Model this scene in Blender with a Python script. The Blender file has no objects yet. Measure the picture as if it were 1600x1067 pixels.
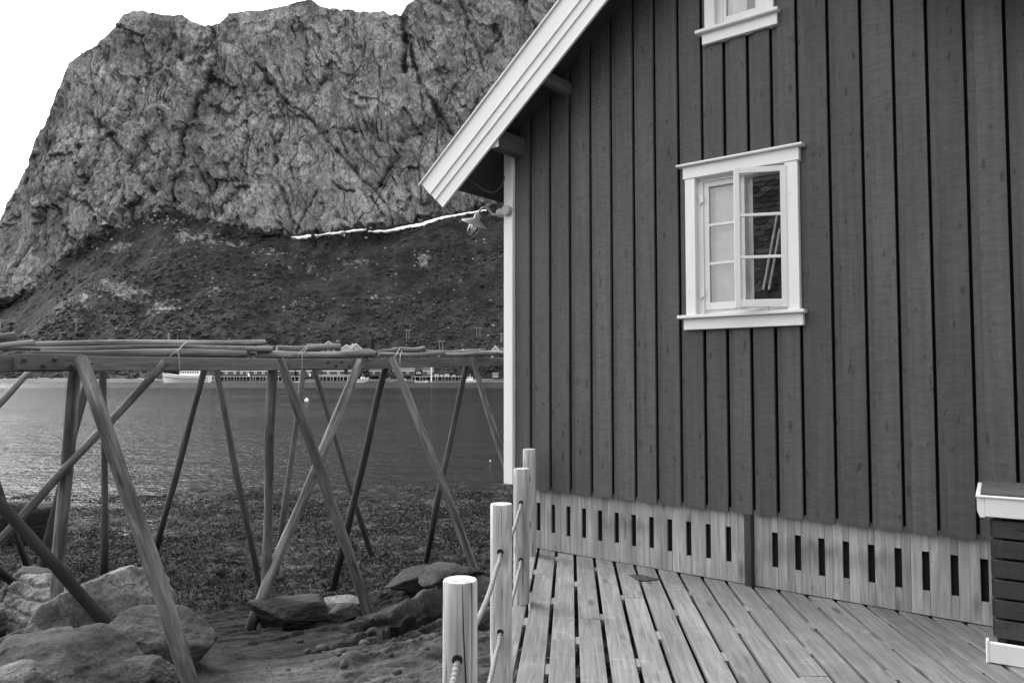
import bpy, math, random
import numpy as np
from mathutils import Vector
random.seed(7); RNG = np.random.default_rng(7)
S = bpy.context.scene
COL = S.collection
# ------------------------------------------------------------------ camera
FPX = 1190.0; PITCH = math.atan(57 / FPX); CAMZ = 1.55
cam_d = bpy.data.cameras.new('camera'); cam = bpy.data.objects.new('camera', cam_d); COL.objects.link(cam)
cam.location = (0, 0, CAMZ); cam.rotation_euler = (math.pi / 2 + PITCH, 0, 0)
cam_d.sensor_width = 36; cam_d.lens = FPX / 1600 * 36; cam_d.clip_start = .05; cam_d.clip_end = 9000
S.camera = cam
# ------------------------------------------------------------------ light
SUN_AZ, SUN_EL = math.radians(-48), math.radians(36)      # azimuth from +Y, positive to the right
w = bpy.data.worlds.new('World'); S.world = w; w.use_nodes = True
wn, wl = w.node_tree.nodes, w.node_tree.links
sky = wn.new('ShaderNodeTexSky'); sky.sky_type = 'NISHITA'; sky.sun_disc = False
sky.sun_elevation = SUN_EL; sky.sun_rotation = SUN_AZ; sky.air_density = 1.0; sky.dust_density = 4.0
bw = wn.new('ShaderNodeRGBToBW'); wl.new(sky.outputs[0], bw.inputs[0])
veil = wn.new('ShaderNodeMath'); veil.operation = 'MULTIPLY_ADD'; wl.new(bw.outputs[0], veil.inputs[0]); veil.inputs[1].default_value = .5; veil.inputs[2].default_value = 2.6   # thin even cloud veil
wl.new(veil.outputs[0], wn['Background'].inputs[0]); wn['Background'].inputs[1].default_value = .15
sd = bpy.data.lights.new('sun', 'SUN'); sun = bpy.data.objects.new('sun', sd); COL.objects.link(sun)
sd.energy = .8; sd.angle = math.radians(24); sd.color = (1, 1, 1)
to_sun = Vector((math.sin(SUN_AZ) * math.cos(SUN_EL), math.cos(SUN_AZ) * math.cos(SUN_EL), math.sin(SUN_EL)))
sun.rotation_euler = to_sun.to_track_quat('Z', 'Y').to_euler()
S.view_settings.view_transform = 'Standard'; S.view_settings.look = 'None'
S.view_settings.exposure = 1.9; S.view_settings.gamma = 1
S.render.engine = 'CYCLES'
# ------------------------------------------------------------------ geometry helpers
CT, ST = math.cos(PITCH), math.sin(PITCH)
def at(x, y, Y):
    """point at depth Y metres in front of the camera position, in the direction of photo pixel x, y"""
    a, b = (x - 800) / FPX, (533.5 - y) / FPX
    dy, dz = CT - ST * b, ST + CT * b
    k = Y / dy
    return np.array([a * k, Y, CAMZ + dz * k])
WO = np.array([.2204, 6.9854, 0.]); WU = np.array([.7833095, -.6216319, 0.]); WN = np.array([-.6216319, -.7833095, 0.])
def hashn(ix, iy, iz, seed):
    h = (ix.astype(np.int64) * 374761393 + iy.astype(np.int64) * 668265263 + iz.astype(np.int64) * 2147483647 + seed * 974634777) & 0xffffffff
    h = ((h ^ (h >> 13)) * 1274126177) & 0xffffffff
    h = h ^ (h >> 16)
    return (h & 0xffff) / 65535.0
def vnoise(x, y, z, seed=0):
    x0, y0, z0 = np.floor(x), np.floor(y), np.floor(z)
    fx, fy, fz = x - x0, y - y0, z - z0
    fx, fy, fz = [t * t * t * (t * (t * 6 - 15) + 10) for t in (fx, fy, fz)]
    r = 0
    for i in (0, 1):
        for j in (0, 1):
            for k in (0, 1):
                wgt = (fx if i else 1 - fx) * (fy if j else 1 - fy) * (fz if k else 1 - fz)
                r = r + wgt * hashn(x0 + i, y0 + j, z0 + k, seed)
    return r * 2 - 1
def fbm(x, y, z, octv=5, seed=0, ridged=False, gain=.5, lac=2.03):
    a, r, tot = 1.0, 0, 0
    for o in range(octv):
        n = vnoise(x, y, z, seed + o * 17)
        if ridged: n = 1 - 2 * np.abs(n)
        r = r + a * n; tot += a
        a *= gain; x = x * lac + 3.1; y = y * lac + 7.7; z = z * lac + 1.3
    return r / tot
def facets(u, v, seed, tiltamp=1.0):
    """tilted random facets: every cell of a jittered grid is a small plane of its own"""
    iu, iv = np.floor(u), np.floor(v); best = np.full(u.shape, 1e9); h = np.zeros_like(u)
    for di in (-1, 0, 1):
        for dj in (-1, 0, 1):
            cu, cv = iu + di, iv + dj; o_ = 0 * cu
            pu = cu + hashn(cu, cv, o_, seed); pv = cv + hashn(cu, cv, o_ + 1, seed)
            d = (u - pu) ** 2 + (v - pv) ** 2; k = d < best; best = np.where(k, d, best)
            val = hashn(cu, cv, o_ + 2, seed) * 2 - 1 + tiltamp * ((u - pu) * (hashn(cu, cv, o_ + 3, seed) * 2 - 1) + (v - pv) * (hashn(cu, cv, o_ + 4, seed) * 2 - 1))
            h = np.where(k, val, h)
    return h
def sstep(a, b, x):
    t = np.clip((x - a) / (b - a), 0, 1); return t * t * (3 - 2 * t)

class MB:
    """collects verts / faces for ONE mesh; gc = grain coordinates (long axis first), rnd = tone of each piece"""
    def __init__(s): s.v = []; s.f = []; s.gc = []; s.rnd = []; s.n = 0
    def add(s, v, f, gc=None, rnd=None):
        v = np.asarray(v, float).reshape(-1, 3)
        if gc is None: gc = v
        gc = np.asarray(gc, float) + RNG.uniform(-50, 50, 3) if gc is not v else v
        if rnd is None: rnd = random.random()
        s.f += [tuple(i + s.n for i in q) for q in f]
        s.v.append(v); s.gc.append(gc); s.rnd.append(np.full(len(v), rnd)); s.n += len(v)
    def box(s, x0, x1, y0, y1, z0, z1, axis=None, rnd=None, bev=0.0, top=None, fn=None):
        """axis aligned box; top=(dz at x0, dz at x1) slants the top; small bevel by chamfer rings along the long axis"""
        L = (x1 - x0, y1 - y0, z1 - z0)
        if axis is None: axis = int(np.argmax(L))
        v = np.array([(x, y, z) for z in (z0, z1) for (x, y) in ((x0, y0), (x1, y0), (x1, y1), (x0, y1))], float)
        f = [(0, 3, 2, 1), (4, 5, 6, 7), (0, 1, 5, 4), (1, 2, 6, 5), (2, 3, 7, 6), (3, 0, 4, 7)]
        if bev > 0:
            a, b, c = axis, (axis + 1) % 3, (axis + 2) % 3
            lo = (x0, y0, z0); hi = (x1, y1, z1); v = []
            for end in (lo[a], hi[a]):
                for (pb, pc) in ((lo[b] + bev, lo[c]), (hi[b] - bev, lo[c]), (hi[b], lo[c] + bev), (hi[b], hi[c] - bev),
                                 (hi[b] - bev, hi[c]), (lo[b] + bev, hi[c]), (lo[b], hi[c] - bev), (lo[b], lo[c] + bev)):
                    p = [0, 0, 0]; p[a] = end; p[b] = pb; p[c] = pc; v.append(p)
            v = np.array(v, float)
            f = [tuple(range(7, -1, -1)), tuple(range(8, 16))] + [(i, (i + 1) % 8, 8 + (i + 1) % 8, 8 + i) for i in range(8)]
        gc = np.stack([v[:, axis], v[:, (axis + 1) % 3], v[:, (axis + 2) % 3]], 1)
        if top is not None:
            k = (v[:, 0] - x0) / max(1e-6, x1 - x0); up = v[:, 2] > (z0 + z1) / 2
            v[up, 2] += (top[0] + (top[1] - top[0]) * k)[up]
        if fn is not None: v = fn(v)
        s.add(v, f, gc, rnd)
    def bar(s, p0, p1, wd, ht, up=(0, 0, 1), rnd=None):
        p0, p1, up = np.array(p0, float), np.array(p1, float), np.array(up, float)
        d = p1 - p0; L = np.linalg.norm(d); d /= L
        sd_ = np.cross(d, up); sd_ /= np.linalg.norm(sd_); u2 = np.cross(sd_, d)
        def fn(v): return p0 + v[:, 0:1] * d + v[:, 1:2] * sd_ + v[:, 2:3] * u2
        s.box(0, L, -wd / 2, wd / 2, -ht / 2, ht / 2, axis=0, rnd=rnd, bev=min(wd, ht) * .06, fn=fn)
    def tube(s, pts, radii, sides=12, caps=True, rnd=None, wob=0.0, seed=0):
        pts = np.array(pts, float); n = len(pts)
        if np.isscalar(radii): radii = np.full(n, radii)
        T = np.gradient(pts, axis=0); T /= np.linalg.norm(T, axis=1)[:, None]
        ref = np.array([0, 0, 1.]) if abs(T[0, 2]) < .9 else np.array([1., 0, 0])
        A = np.cross(T[0], ref); A /= np.linalg.norm(A)
        V, GC = [], []; Ld = 0; th = np.linspace(0, 2 * np.pi, sides, endpoint=False)
        for i in range(n):
            A = A - T[i] * (A @ T[i]); A /= np.linalg.norm(A); B = np.cross(T[i], A)
            if i: Ld += np.linalg.norm(pts[i] - pts[i - 1])
            rr = radii[i] * (1 + wob * vnoise(np.cos(th) * 1.3 + seed, np.sin(th) * 1.3, np.full(sides, Ld * 1.6), 5))
            V.append(pts[i] + np.cos(th)[:, None] * rr[:, None] * A + np.sin(th)[:, None] * rr[:, None] * B)
            GC.append(np.stack([np.full(sides, Ld), np.cos(th) * radii[i], np.sin(th) * radii[i]], 1))
        f = [(i * sides + j, i * sides + (j + 1) % sides, (i + 1) * sides + (j + 1) % sides, (i + 1) * sides + j) for i in range(n - 1) for j in range(sides)]
        V = np.concatenate(V); GC = np.concatenate(GC)
        if caps:
            k = len(V)
            V = np.concatenate([V, [pts[0], pts[-1]]]); GC = np.concatenate([GC, [[0, 0, 0], [Ld, 0, 0]]])
            f += [(k, (j + 1) % sides, j) for j in range(sides)]
            o = (n - 1) * sides; f += [(k + 1, o + j, o + (j + 1) % sides) for j in range(sides)]
        s.add(V, f, GC, rnd)
    def prism(s, prof, y0, y1, rnd=None, fn=None):
        """polygon prof [(x,z)...] extruded along y"""
        n = len(prof)
        v = np.array([(x, y0, z) for x, z in prof] + [(x, y1, z) for x, z in prof], float)
        f = [tuple(range(n)), tuple(range(2 * n - 1, n - 1, -1))] + [(i, n + i, n + (i + 1) % n, (i + 1) % n) for i in range(n)]
        gc = v.copy()
        if fn is not None: v = fn(v)
        s.add(v, f, gc, rnd)
    def quad(s, p, rnd=None): s.add(p, [tuple(range(len(p)))], None, rnd)
    def lathe(s, prof, origin, axis=(0, 0, 1), sides=20, rnd=None):
        axis = np.array(axis, float); axis /= np.linalg.norm(axis)
        A = np.cross(axis, (0, 1, 0) if abs(axis[1]) < .9 else (1, 0, 0)); A /= np.linalg.norm(A); B = np.cross(axis, A)
        th = np.linspace(0, 2 * np.pi, sides, endpoint=False); V = []
        for r, h in prof: V.append(np.array(origin) + axis * h + r * (np.cos(th)[:, None] * A + np.sin(th)[:, None] * B))
        n = len(prof)
        f = [(i * sides + j, i * sides + (j + 1) % sides, (i + 1) * sides + (j + 1) % sides, (i + 1) * sides + j) for i in range(n - 1) for j in range(sides)]
        s.add(np.concatenate(V), f, None, rnd)
ORIGIN = {}
def mesh_from(name, v, f, mats, attrs=None, smooth=None):
    me = bpy.data.meshes.new(name)
    me.from_pydata(np.asarray(v).tolist(), [], f); me.update()
    for k, arr in (attrs or {}).items():
        arr = np.asarray(arr, np.float32)
        if arr.ndim == 2:
            at_ = me.attributes.new(k, 'FLOAT_VECTOR', 'POINT'); at_.data.foreach_set('vector', arr.ravel())
        else:
            at_ = me.attributes.new(k, 'FLOAT', 'POINT'); at_.data.foreach_set('value', arr)
    for m in (mats if isinstance(mats, (list, tuple)) else [mats]): me.materials.append(m)
    if smooth is True: me.polygons.foreach_set('use_smooth', [True] * len(me.polygons))
    elif smooth: me.polygons.foreach_set('use_smooth', [True] * len(me.polygons)); me.set_sharp_from_angle(angle=math.radians(smooth))
    return me
def grid_mesh(name, P3, mats, attrs=None):
    """P3 : (rows, cols, 3) -> smooth grid mesh, built fast"""
    R, C = P3.shape[:2]
    me = bpy.data.meshes.new(name)
    idx = np.arange(R * C).reshape(R, C)
    q = np.stack([idx[:-1, :-1], idx[:-1, 1:], idx[1:, 1:], idx[1:, :-1]], -1).reshape(-1, 4)
    me.vertices.add(R * C); me.vertices.foreach_set('co', P3.reshape(-1).astype(np.float32))
    me.loops.add(q.size); me.loops.foreach_set('vertex_index', q.reshape(-1).astype(np.int32))
    me.polygons.add(len(q)); me.polygons.foreach_set('loop_start', np.arange(0, q.size, 4, dtype=np.int32))
    me.update(calc_edges=True)
    me.polygons.foreach_set('use_smooth', np.ones(len(q), bool))
    for k, arr in (attrs or {}).items():
        a = me.attributes.new(k, 'FLOAT', 'POINT'); a.data.foreach_set('value', np.asarray(arr, np.float32).reshape(-1))
    me.materials.append(mats)
    return me
def thing(name, label, cat, loc=(0, 0, 0), group=None, rotz=0.0):
    o = bpy.data.objects.new(name, None); COL.objects.link(o); o.empty_display_size = .1
    o.location = tuple(map(float, loc)); o.rotation_euler = (0, 0, rotz)
    o['label'] = label; o['category'] = cat
    if group: o['group'] = group
    ORIGIN[o.name] = np.array(loc, float)
    return o
def obj(name, mb, mat, parent=None, local=False, smooth=None, loc=None):
    """MB -> one mesh object. World coordinates unless local; a parented mesh sits at its thing's origin."""
    v = np.concatenate(mb.v)
    org = np.zeros(3)
    if parent is not None and not local: org = ORIGIN[parent.name]
    elif parent is None and loc is not None: org = np.array(loc, float)
    me = mesh_from(name, v - org, mb.f, mat, {'gc': np.concatenate(mb.gc), 'rnd': np.concatenate(mb.rnd)}, smooth)
    o = bpy.data.objects.new(name, me); COL.objects.link(o)
    if parent is not None: o.parent = parent; ORIGIN[o.name] = org
    else: o.location = tuple(org); ORIGIN[o.name] = org
    return o
def tag(o, label, cat, group=None):
    o['label'] = label; o['category'] = cat
    if group: o['group'] = group
    return o
def kind(o, k, label=None, cat=None):
    o['kind'] = k
    if label: o['label'] = label
    if cat: o['category'] = cat
    return o
# ------------------------------------------------------------------ materials (a black and white photograph: all greys)
class NT:
    def __init__(s, name):
        s.m = bpy.data.materials.new(name); s.m.use_nodes = True; s.t = s.m.node_tree; s.n = s.t.nodes; s.l = s.t.links
        s.b = s.n['Principled BSDF']; s.out = s.n['Material Output']
    def node(s, ty, ins=None, **kw):
        n = s.n.new(ty)
        for k, v in kw.items(): setattr(n, k, v)
        for k, v in (ins or {}).items():
            if isinstance(v, bpy.types.NodeSocket): s.l.new(v, n.inputs[k])
            else: n.inputs[k].default_value = v
        return n
    def attr(s, name): return s.node('ShaderNodeAttribute', attribute_name=name)
    def math(s, op, a, b=None, c=None, clamp=False):
        n = s.node('ShaderNodeMath', operation=op, use_clamp=clamp)
        for i, x in enumerate((a, b, c)):
            if x is None: continue
            if isinstance(x, (int, float)): n.inputs[i].default_value = x
            else: s.l.new(x, n.inputs[i])
        return n.outputs[0]
    def vscale(s, vec, sc): return s.node('ShaderNodeMapping', {'Vector': vec, 'Scale': sc}).outputs[0]
    def noise(s, vec, scale=1, det=4, rough=.55, dist=0.0):
        return s.node('ShaderNodeTexNoise', {'Vector': vec, 'Scale': scale, 'Detail': det, 'Roughness': rough, 'Distortion': dist}).outputs['Fac']
    def ramp(s, fac, stops):
        r = s.node('ShaderNodeValToRGB', {'Fac': fac}); e = r.color_ramp.elements
        while len(e) < len(stops): e.new(.5)
        for el, (p, v) in zip(e, stops): el.position = p; el.color = (v, v, v, 1)
        return r.outputs[0]
    def mr(s, v, a, b, c, d): return s.node('ShaderNodeMapRange', {0: v, 1: a, 2: b, 3: c, 4: d}).outputs[0]
    def mix(s, fac, a, b):
        n = s.node('ShaderNodeMix', data_type='FLOAT')
        for i, x in ((0, fac), (2, a), (3, b)):
            if isinstance(x, (int, float)): n.inputs[i].default_value = x
            else: s.l.new(x, n.inputs[i])
        return n.outputs[0]
    def col(s, v): s.l.new(v, s.b.inputs['Base Color'])
    def bump(s, h, strength=.5, dist=.01, normal=None):
        i = {'Height': h, 'Strength': strength, 'Distance': dist}
        if normal is not None: i['Normal'] = normal
        return s.node('ShaderNodeBump', i).outputs[0]
    def nrm(s, v): s.l.new(v, s.b.inputs['Normal'])
    def pos(s): return s.node('ShaderNodeNewGeometry').outputs['Position']
    def posz(s): return s.node('ShaderNodeSeparateXYZ', {0: s.pos()}).outputs[2]
    def rough(s, v):
        if isinstance(v, (int, float)): s.b.inputs['Roughness'].default_value = v
        else: s.l.new(v, s.b.inputs['Roughness'])
def plain(name, v, rough=.6, metal=0.0, spec=.5):
    m = NT(name); n = m.noise(m.node('ShaderNodeTexCoord').outputs['Object'], 9, 4)
    m.col(m.mr(n, .3, .7, v * .9, v * 1.1)); m.rough(rough); m.b.inputs['Metallic'].default_value = metal
    m.b.inputs['Specular IOR Level'].default_value = spec
    return m.m
def wood(name, base, grain=.25, tone=.25, knots=.6, rough=.75, gsc=(1.2, 22, 22), fig=.3, tide=None, cracks=0.0, bump=.4, patch=0.0, spots=0.0, cross=0.0, damp=False):
    """bare or weathered wood: streaks along the grain, plank to plank tone, knots; tide=(z low, z high) = wet dark foot"""
    m = NT(name); gc = m.attr('gc').outputs['Vector']; rnd = m.attr('rnd').outputs['Fac']
    streak = m.noise(m.vscale(gc, gsc), 1, 5, .6)
    ring = m.noise(m.vscale(gc, (.9, 7, 7)), 1, 2, .5, 1.2)
    wav = m.node('ShaderNodeMath', operation='PINGPONG'); m.l.new(m.math('MULTIPLY', ring, 9.0), wav.inputs[0]); wav.inputs[1].default_value = 1
    c = m.mr(streak, .25, .75, base * (1 - grain), base * (1 + grain))
    c = m.math('MULTIPLY', c, m.mr(wav.outputs[0], 0, 1, 1 - fig * .5, 1 + fig * .35))
    c = m.math('MULTIPLY', c, m.mr(rnd, 0, 1, 1 - tone, 1 + tone))
    vor = m.node('ShaderNodeTexVoronoi', {'Vector': m.vscale(gc, (1.6, 5.5, 5.5)), 'Scale': 1.0})
    kn = m.mr(vor.outputs['Distance'], .05, .17, 1, 0)
    c = m.math('MULTIPLY', c, m.mr(kn, 0, 1, 1, 1 - knots))
    ring2 = m.mr(m.math('ABSOLUTE', m.math('SUBTRACT', vor.outputs['Distance'], .2)), 0, .06, 1, 0)
    c = m.math('MULTIPLY', c, m.mr(ring2, 0, 1, 1, 1 + knots * .25))
    if patch:
        pn = m.noise(m.vscale(gc, (1.1, 6, 6)), 1.0, 4, .6)
        c = m.math('MULTIPLY', c, m.mr(pn, .38, .66, 1 - patch, 1 + patch * .6))
    if damp:        # grey tide line of damp drawn up the boards
        zz = m.math('ADD', m.posz(), m.mr(m.noise(m.vscale(m.pos(), (9, 9, 3)), 1, 4, .6), .2, .8, -.09, .09))
        band = m.math('MULTIPLY', m.mr(zz, .40, .33, 0, 1), m.mr(zz, .16, .30, 0, 1))
        wet = m.math('MULTIPLY', band, m.mr(m.noise(m.pos(), 1.3, 3, .5), .42, .62, 0, 1))
        c = m.math('MULTIPLY', c, m.mr(wet, 0, 1, 1, .55))
    if cross:       # pale and dark saw marks and painted wet sheen running across the boards
        xn = m.noise(m.vscale(gc, (13, 3.5, 3.5)), 1, 3, .6, .8)
        c = m.math('MULTIPLY', c, m.math('ADD', m.mr(xn, .60, .70, 1, 1 + cross), m.mr(xn, .30, .40, -cross * .7, 0)))
    if spots:
        sp = m.noise(m.vscale(gc, (20, 34, 34)), 1, 2, .5)
        c = m.math('MULTIPLY', c, m.mr(sp, .68, .76, 1, 1 - spots))
    h = streak
    if cracks:
        cr = m.noise(m.vscale(gc, (.7, 30, 30)), 1, 2, .5)
        cm = m.mr(m.math('ABSOLUTE', m.math('SUBTRACT', cr, .56)), 0.0, .016, 1, 0)
        c = m.math('MULTIPLY', c, m.mr(cm, 0, 1, 1, 1 - cracks))
        h = m.math('SUBTRACT', h, cm)
    if tide:
        zn = m.math('ADD', m.posz(), m.mr(m.noise(m.pos(), 4, 3), 0, 1, -.15, .15))
        c = m.math('MULTIPLY', c, m.mr(zn, tide[0], tide[1], .12, 1))
    m.col(c); m.rough(rough); m.nrm(m.bump(h, bump, .004)); m.b.inputs['Specular IOR Level'].default_value = .3
    return m.m
M = {}
def paintwall(name, v):
    m = NT(name); gc = m.attr('gc').outputs['Vector']; rnd = m.attr('rnd').outputs['Fac']
    st = m.noise(m.vscale(gc, (1.0, 26, 26)), 1, 5, .6)
    big = m.noise(m.vscale(gc, (.9, 3, 3)), 1, 3, .5)
    fine = m.noise(m.vscale(gc, (60, 12, 12)), 1, 3, .6)
    c = m.mr(st, .25, .75, v * .80, v * 1.2)
    c = m.math('MULTIPLY', c, m.mr(big, .3, .7, .88, 1.12))
    c = m.math('MULTIPLY', c, m.mr(fine, .3, .7, .82, 1.18))
    c = m.math('MULTIPLY', c, m.mr(rnd, 0, 1, .86, 1.15))
    vo = m.node('ShaderNodeTexVoronoi', {'Vector': m.vscale(gc, (2.6, 8, 8)), 'Scale': 1.0})
    c = m.math('MULTIPLY', c, m.mr(vo.outputs['Distance'], .05, .14, .5, 1))
    sp = m.noise(m.vscale(gc, (11, 30, 30)), 1, 2, .5)
    c = m.math('MULTIPLY', c, m.mr(sp, .66, .72, 1, .5))
    m.col(c); m.rough(.62); m.nrm(m.bump(m.math('ADD', st, m.math('MULTIPLY', fine, .6)), .35, .003)); m.b.inputs['Specular IOR Level'].default_value = .3
    return m.m
def whitepaint(name, v=.8):
    m = NT(name); gc = m.attr('gc').outputs['Vector']
    st = m.noise(m.vscale(gc, (2, 40, 40)), 1, 4, .6)
    big = m.noise(m.vscale(gc, (2, 5, 5)), 1, 4, .6)
    c = m.math('MULTIPLY', m.mr(st, .2, .8, v * .95, v * 1.04), m.mr(big, .3, .75, .94, 1.03))
    sp = m.noise(m.vscale(gc, (16, 30, 30)), 1, 2, .5)
    c = m.math('MULTIPLY', c, m.mr(sp, .72, .78, 1, .8))
    m.col(c); m.rough(.5); m.nrm(m.bump(st, .2, .002))
    return m.m
M['cladding'] = paintwall('painted_boards', .081)
M['slatpaint'] = paintwall('painted_slats', .045)
M['white'] = whitepaint('white_paint', .8)
M['deck'] = wood('deck_pine', .175, .26, .16, .5, cross=.25, gsc=(2.4, 62, 62), fig=.3, cracks=.35, patch=.16)
M['skirt'] = wood('skirting_pine', .34, .24, .17, .5, gsc=(1.6, 34, 34), fig=.3, patch=.16, spots=.35, damp=True)
M['spacer'] = wood('spacer_pine', .19, .2, .2, .4)
M['post'] = wood('post_pine', .44, .45, .08, .8, gsc=(1.3, 26, 26), fig=.45, cracks=.8, patch=.2)
M['oldpost'] = wood('dark_old_timber', .045, .4, .1, .4, fig=.6, cracks=.5)
M['log'] = wood('weathered_log', .165, .5, .25, .65, fig=.45, cracks=.7, patch=.6, spots=.4, tide=(-1.3, -.95))
M['shadelog'] = wood('weathered_shaded_log', .065, .45, .25, .5, fig=.25, cracks=.45, patch=.4, tide=(-1.2, -.3))  # rear and away-leaning legs: their shade put into a darker log tone
M['pole'] = wood('rack_pole_bark', .17, .35, .25, .5, fig=.25, cracks=.4, patch=.55, spots=.4)
M['beam'] = wood('rack_beam', .13, .22, .2, .55, fig=.35, cracks=.5, patch=.25)
M['darklog'] = wood('wet_dark_log', .03, .4, .2, .4, patch=.4, cracks=.4)
M['black'] = plain('matt_black', .012, .9)  # flat black backing; puts shade into the board grooves and skirting slots
M['interior'] = plain('room_lining', .10, .9)
M['soffit'] = wood('soffit_boards', .06, .2, .2, .3)
M['purlin'] = wood('purlin_wood', .13, .25, .2, .4)
M['endgrain'] = plain('weathered_end_grain', .035, .9)
M['steel'] = plain('galvanised_steel', .4, .5, .0)
M['cable'] = plain('black_cable', .03, .5)
M['bolt'] = plain('rusty_bolt', .025, .7)
M['curtain'] = plain('white_curtain', .93, .9)
M['hole'] = plain('bored_hole', .01, .9)
def ropemat(name, v, sc=70):
    m = NT(name); gc = m.attr('gc').outputs['Vector']
    sx = m.node('ShaderNodeSeparateXYZ', {0: gc})
    an = m.math('ARCTAN2', sx.outputs[2], sx.outputs[1])
    tw = m.math('SINE', m.math('ADD', m.math('MULTIPLY', sx.outputs[0], sc * 4), m.math('MULTIPLY', an, 3)))
    m.col(m.math('MULTIPLY', m.mr(tw, -1, 1, v * .85, v * 1.1), m.mr(m.noise(gc, 25, 3), .3, .7, .88, 1.1))); m.rough(.85)
    m.nrm(m.bump(tw, .7, .004)); return m.m
M['rope'] = ropemat('hemp_rope', .2)
M['cord'] = ropemat('white_cord', .4, 200)
def glassmat(name, refl=1.0):
    m = NT(name); fr = m.node('ShaderNodeFresnel', {'IOR': 1.52})
    tr = m.node('ShaderNodeBsdfTransparent'); gl = m.node('ShaderNodeBsdfGlossy', {'Roughness': 0.0})
    tr.inputs[0].default_value = (.94, .94, .94, 1)
    mx = m.node('ShaderNodeMixShader', {0: m.math('MULTIPLY', fr.outputs[0], 1.6 * refl), 1: tr.outputs[0], 2: gl.outputs[0]})
    m.l.new(mx.outputs[0], m.out.inputs[0]); return m.m
M['glass'] = glassmat('window_glass')
def rockmat(name, lo, hi, sc=3.0, tide=None, strata=None, crack=.6):
    m = NT(name); p = m.pos()
    n1 = m.noise(p, sc, 8, .6); n2 = m.noise(p, sc * 9, 5, .7); n3 = m.noise(p, sc * .5, 4, .5, .6)
    c = m.mr(n1, .3, .7, lo, hi); c = m.math('MULTIPLY', c, m.mr(n2, .3, .7, .6, 1.4)); c = m.math('MULTIPLY', c, m.mr(n3, .3, .7, .75, 1.25))
    w_ = m.node('ShaderNodeVectorMath', {0: p, 1: m.node('ShaderNodeTexNoise', {'Vector': p, 'Scale': sc * 1.5, 'Detail': 3.0}).outputs['Color']}, operation='ADD')
    vo = m.node('ShaderNodeTexVoronoi', {'Vector': m.vscale(w_.outputs[0], strata or (1, 1, 1.6)), 'Scale': sc * .55}, feature='DISTANCE_TO_EDGE')
    ck = m.mr(vo.outputs['Distance'], 0, .022, 1, 0)
    ck = m.math('MULTIPLY', ck, m.mr(n3, .42, .6, 0, 1))
    c = m.math('MULTIPLY', c, m.mr(ck, 0, 1, 1, 1 - crack))
    if tide:
        z = m.math('ADD', m.posz(), m.mr(n1, .2, .8, -.18, .18))
        c = m.math('MULTIPLY', c, m.mr(z, tide[0], tide[1], tide[2], 1))
    n4 = m.noise(p, sc * 28, 3, .7); c = m.math('MULTIPLY', c, m.mr(n4, .3, .7, .6, 1.42)); m.col(c)
    m.rough(.9)
    h = m.math('ADD', m.math('MULTIPLY', n1, .7), m.math('SUBTRACT', m.math('MULTIPLY', n2, .35), m.math('MULTIPLY', ck, .4)))
    m.nrm(m.bump(h, .8, .05)); m.b.inputs['Specular IOR Level'].default_value = .3
    return m.m
M['boulder'] = rockmat('boulder_stone', .02, .085, 3.2)
M['boulderpale'] = rockmat('pale_boulder_stone', .04, .2, 2.8)
M['boulderdark'] = rockmat('wet_dark_stone', .015, .04, 3.0)

# ------------------------------------------------------------------ water
m = NT('fjord_water'); p = m.pos()
sep = m.node('ShaderNodeSeparateXYZ', {0: p})
n1 = m.noise(m.vscale(p, (.55, 1.0, 1)), 1.6, 3, .55, .4); n2 = m.noise(m.vscale(p, (.6, 1.2, 1)), 5.0, 3, .65, .3); n3 = m.noise(m.vscale(p, (.5, 1.0, 1)), .35, 2, .5)
gust = m.noise(m.vscale(p, (.25, 1, 1)), .05, 3, .6)
calm = m.mr(sep.outputs[1], 225, 262, 1, .4)
h = m.math('ADD', m.math('MULTIPLY', n1, 1.0), m.math('ADD', m.math('MULTIPLY', n2, .65), m.math('MULTIPLY', n3, 1.6)))
amp = m.math('MULTIPLY', calm, m.mr(gust, .3, .7, .55, 1.15))
m.b.inputs['Base Color'].default_value = (.01, .01, .01, 1); m.b.inputs['IOR'].default_value = 1.333; m.b.inputs['Specular IOR Level'].default_value = .26
m.rough(m.mr(calm, .4, 1, .2, .1))
bn = m.node('ShaderNodeBump', {'Height': h, 'Distance': .22}); m.l.new(amp, bn.inputs['Strength']); m.nrm(bn.outputs[0])
nrm_ = bn.outputs[0]
wf = m.node('ShaderNodeFresnel', {'IOR': 1.333, 'Normal': nrm_}); wd_ = m.node('ShaderNodeBsdfDiffuse', {'Color': (.012, .012, .012, 1)}); wg = m.node('ShaderNodeBsdfGlossy', {'Color': (.4, .4, .4, 1), 'Roughness': m.mr(calm, .4, 1, .2, .1), 'Normal': nrm_})
m.l.new(m.node('ShaderNodeMixShader', {0: wf.outputs[0], 1: wd_.outputs[0], 2: wg.outputs[0]}).outputs[0], m.out.inputs[0])
M['water'] = m.m
WZ = -1.75
mb = MB()
mb.quad([(-2500, -60, WZ), (2500, -60, WZ), (2500, 1500, WZ), (-2500, 1500, WZ)])
kind(obj('water', mb, M['water']), 'structure', 'dark rippled fjord water')

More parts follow.
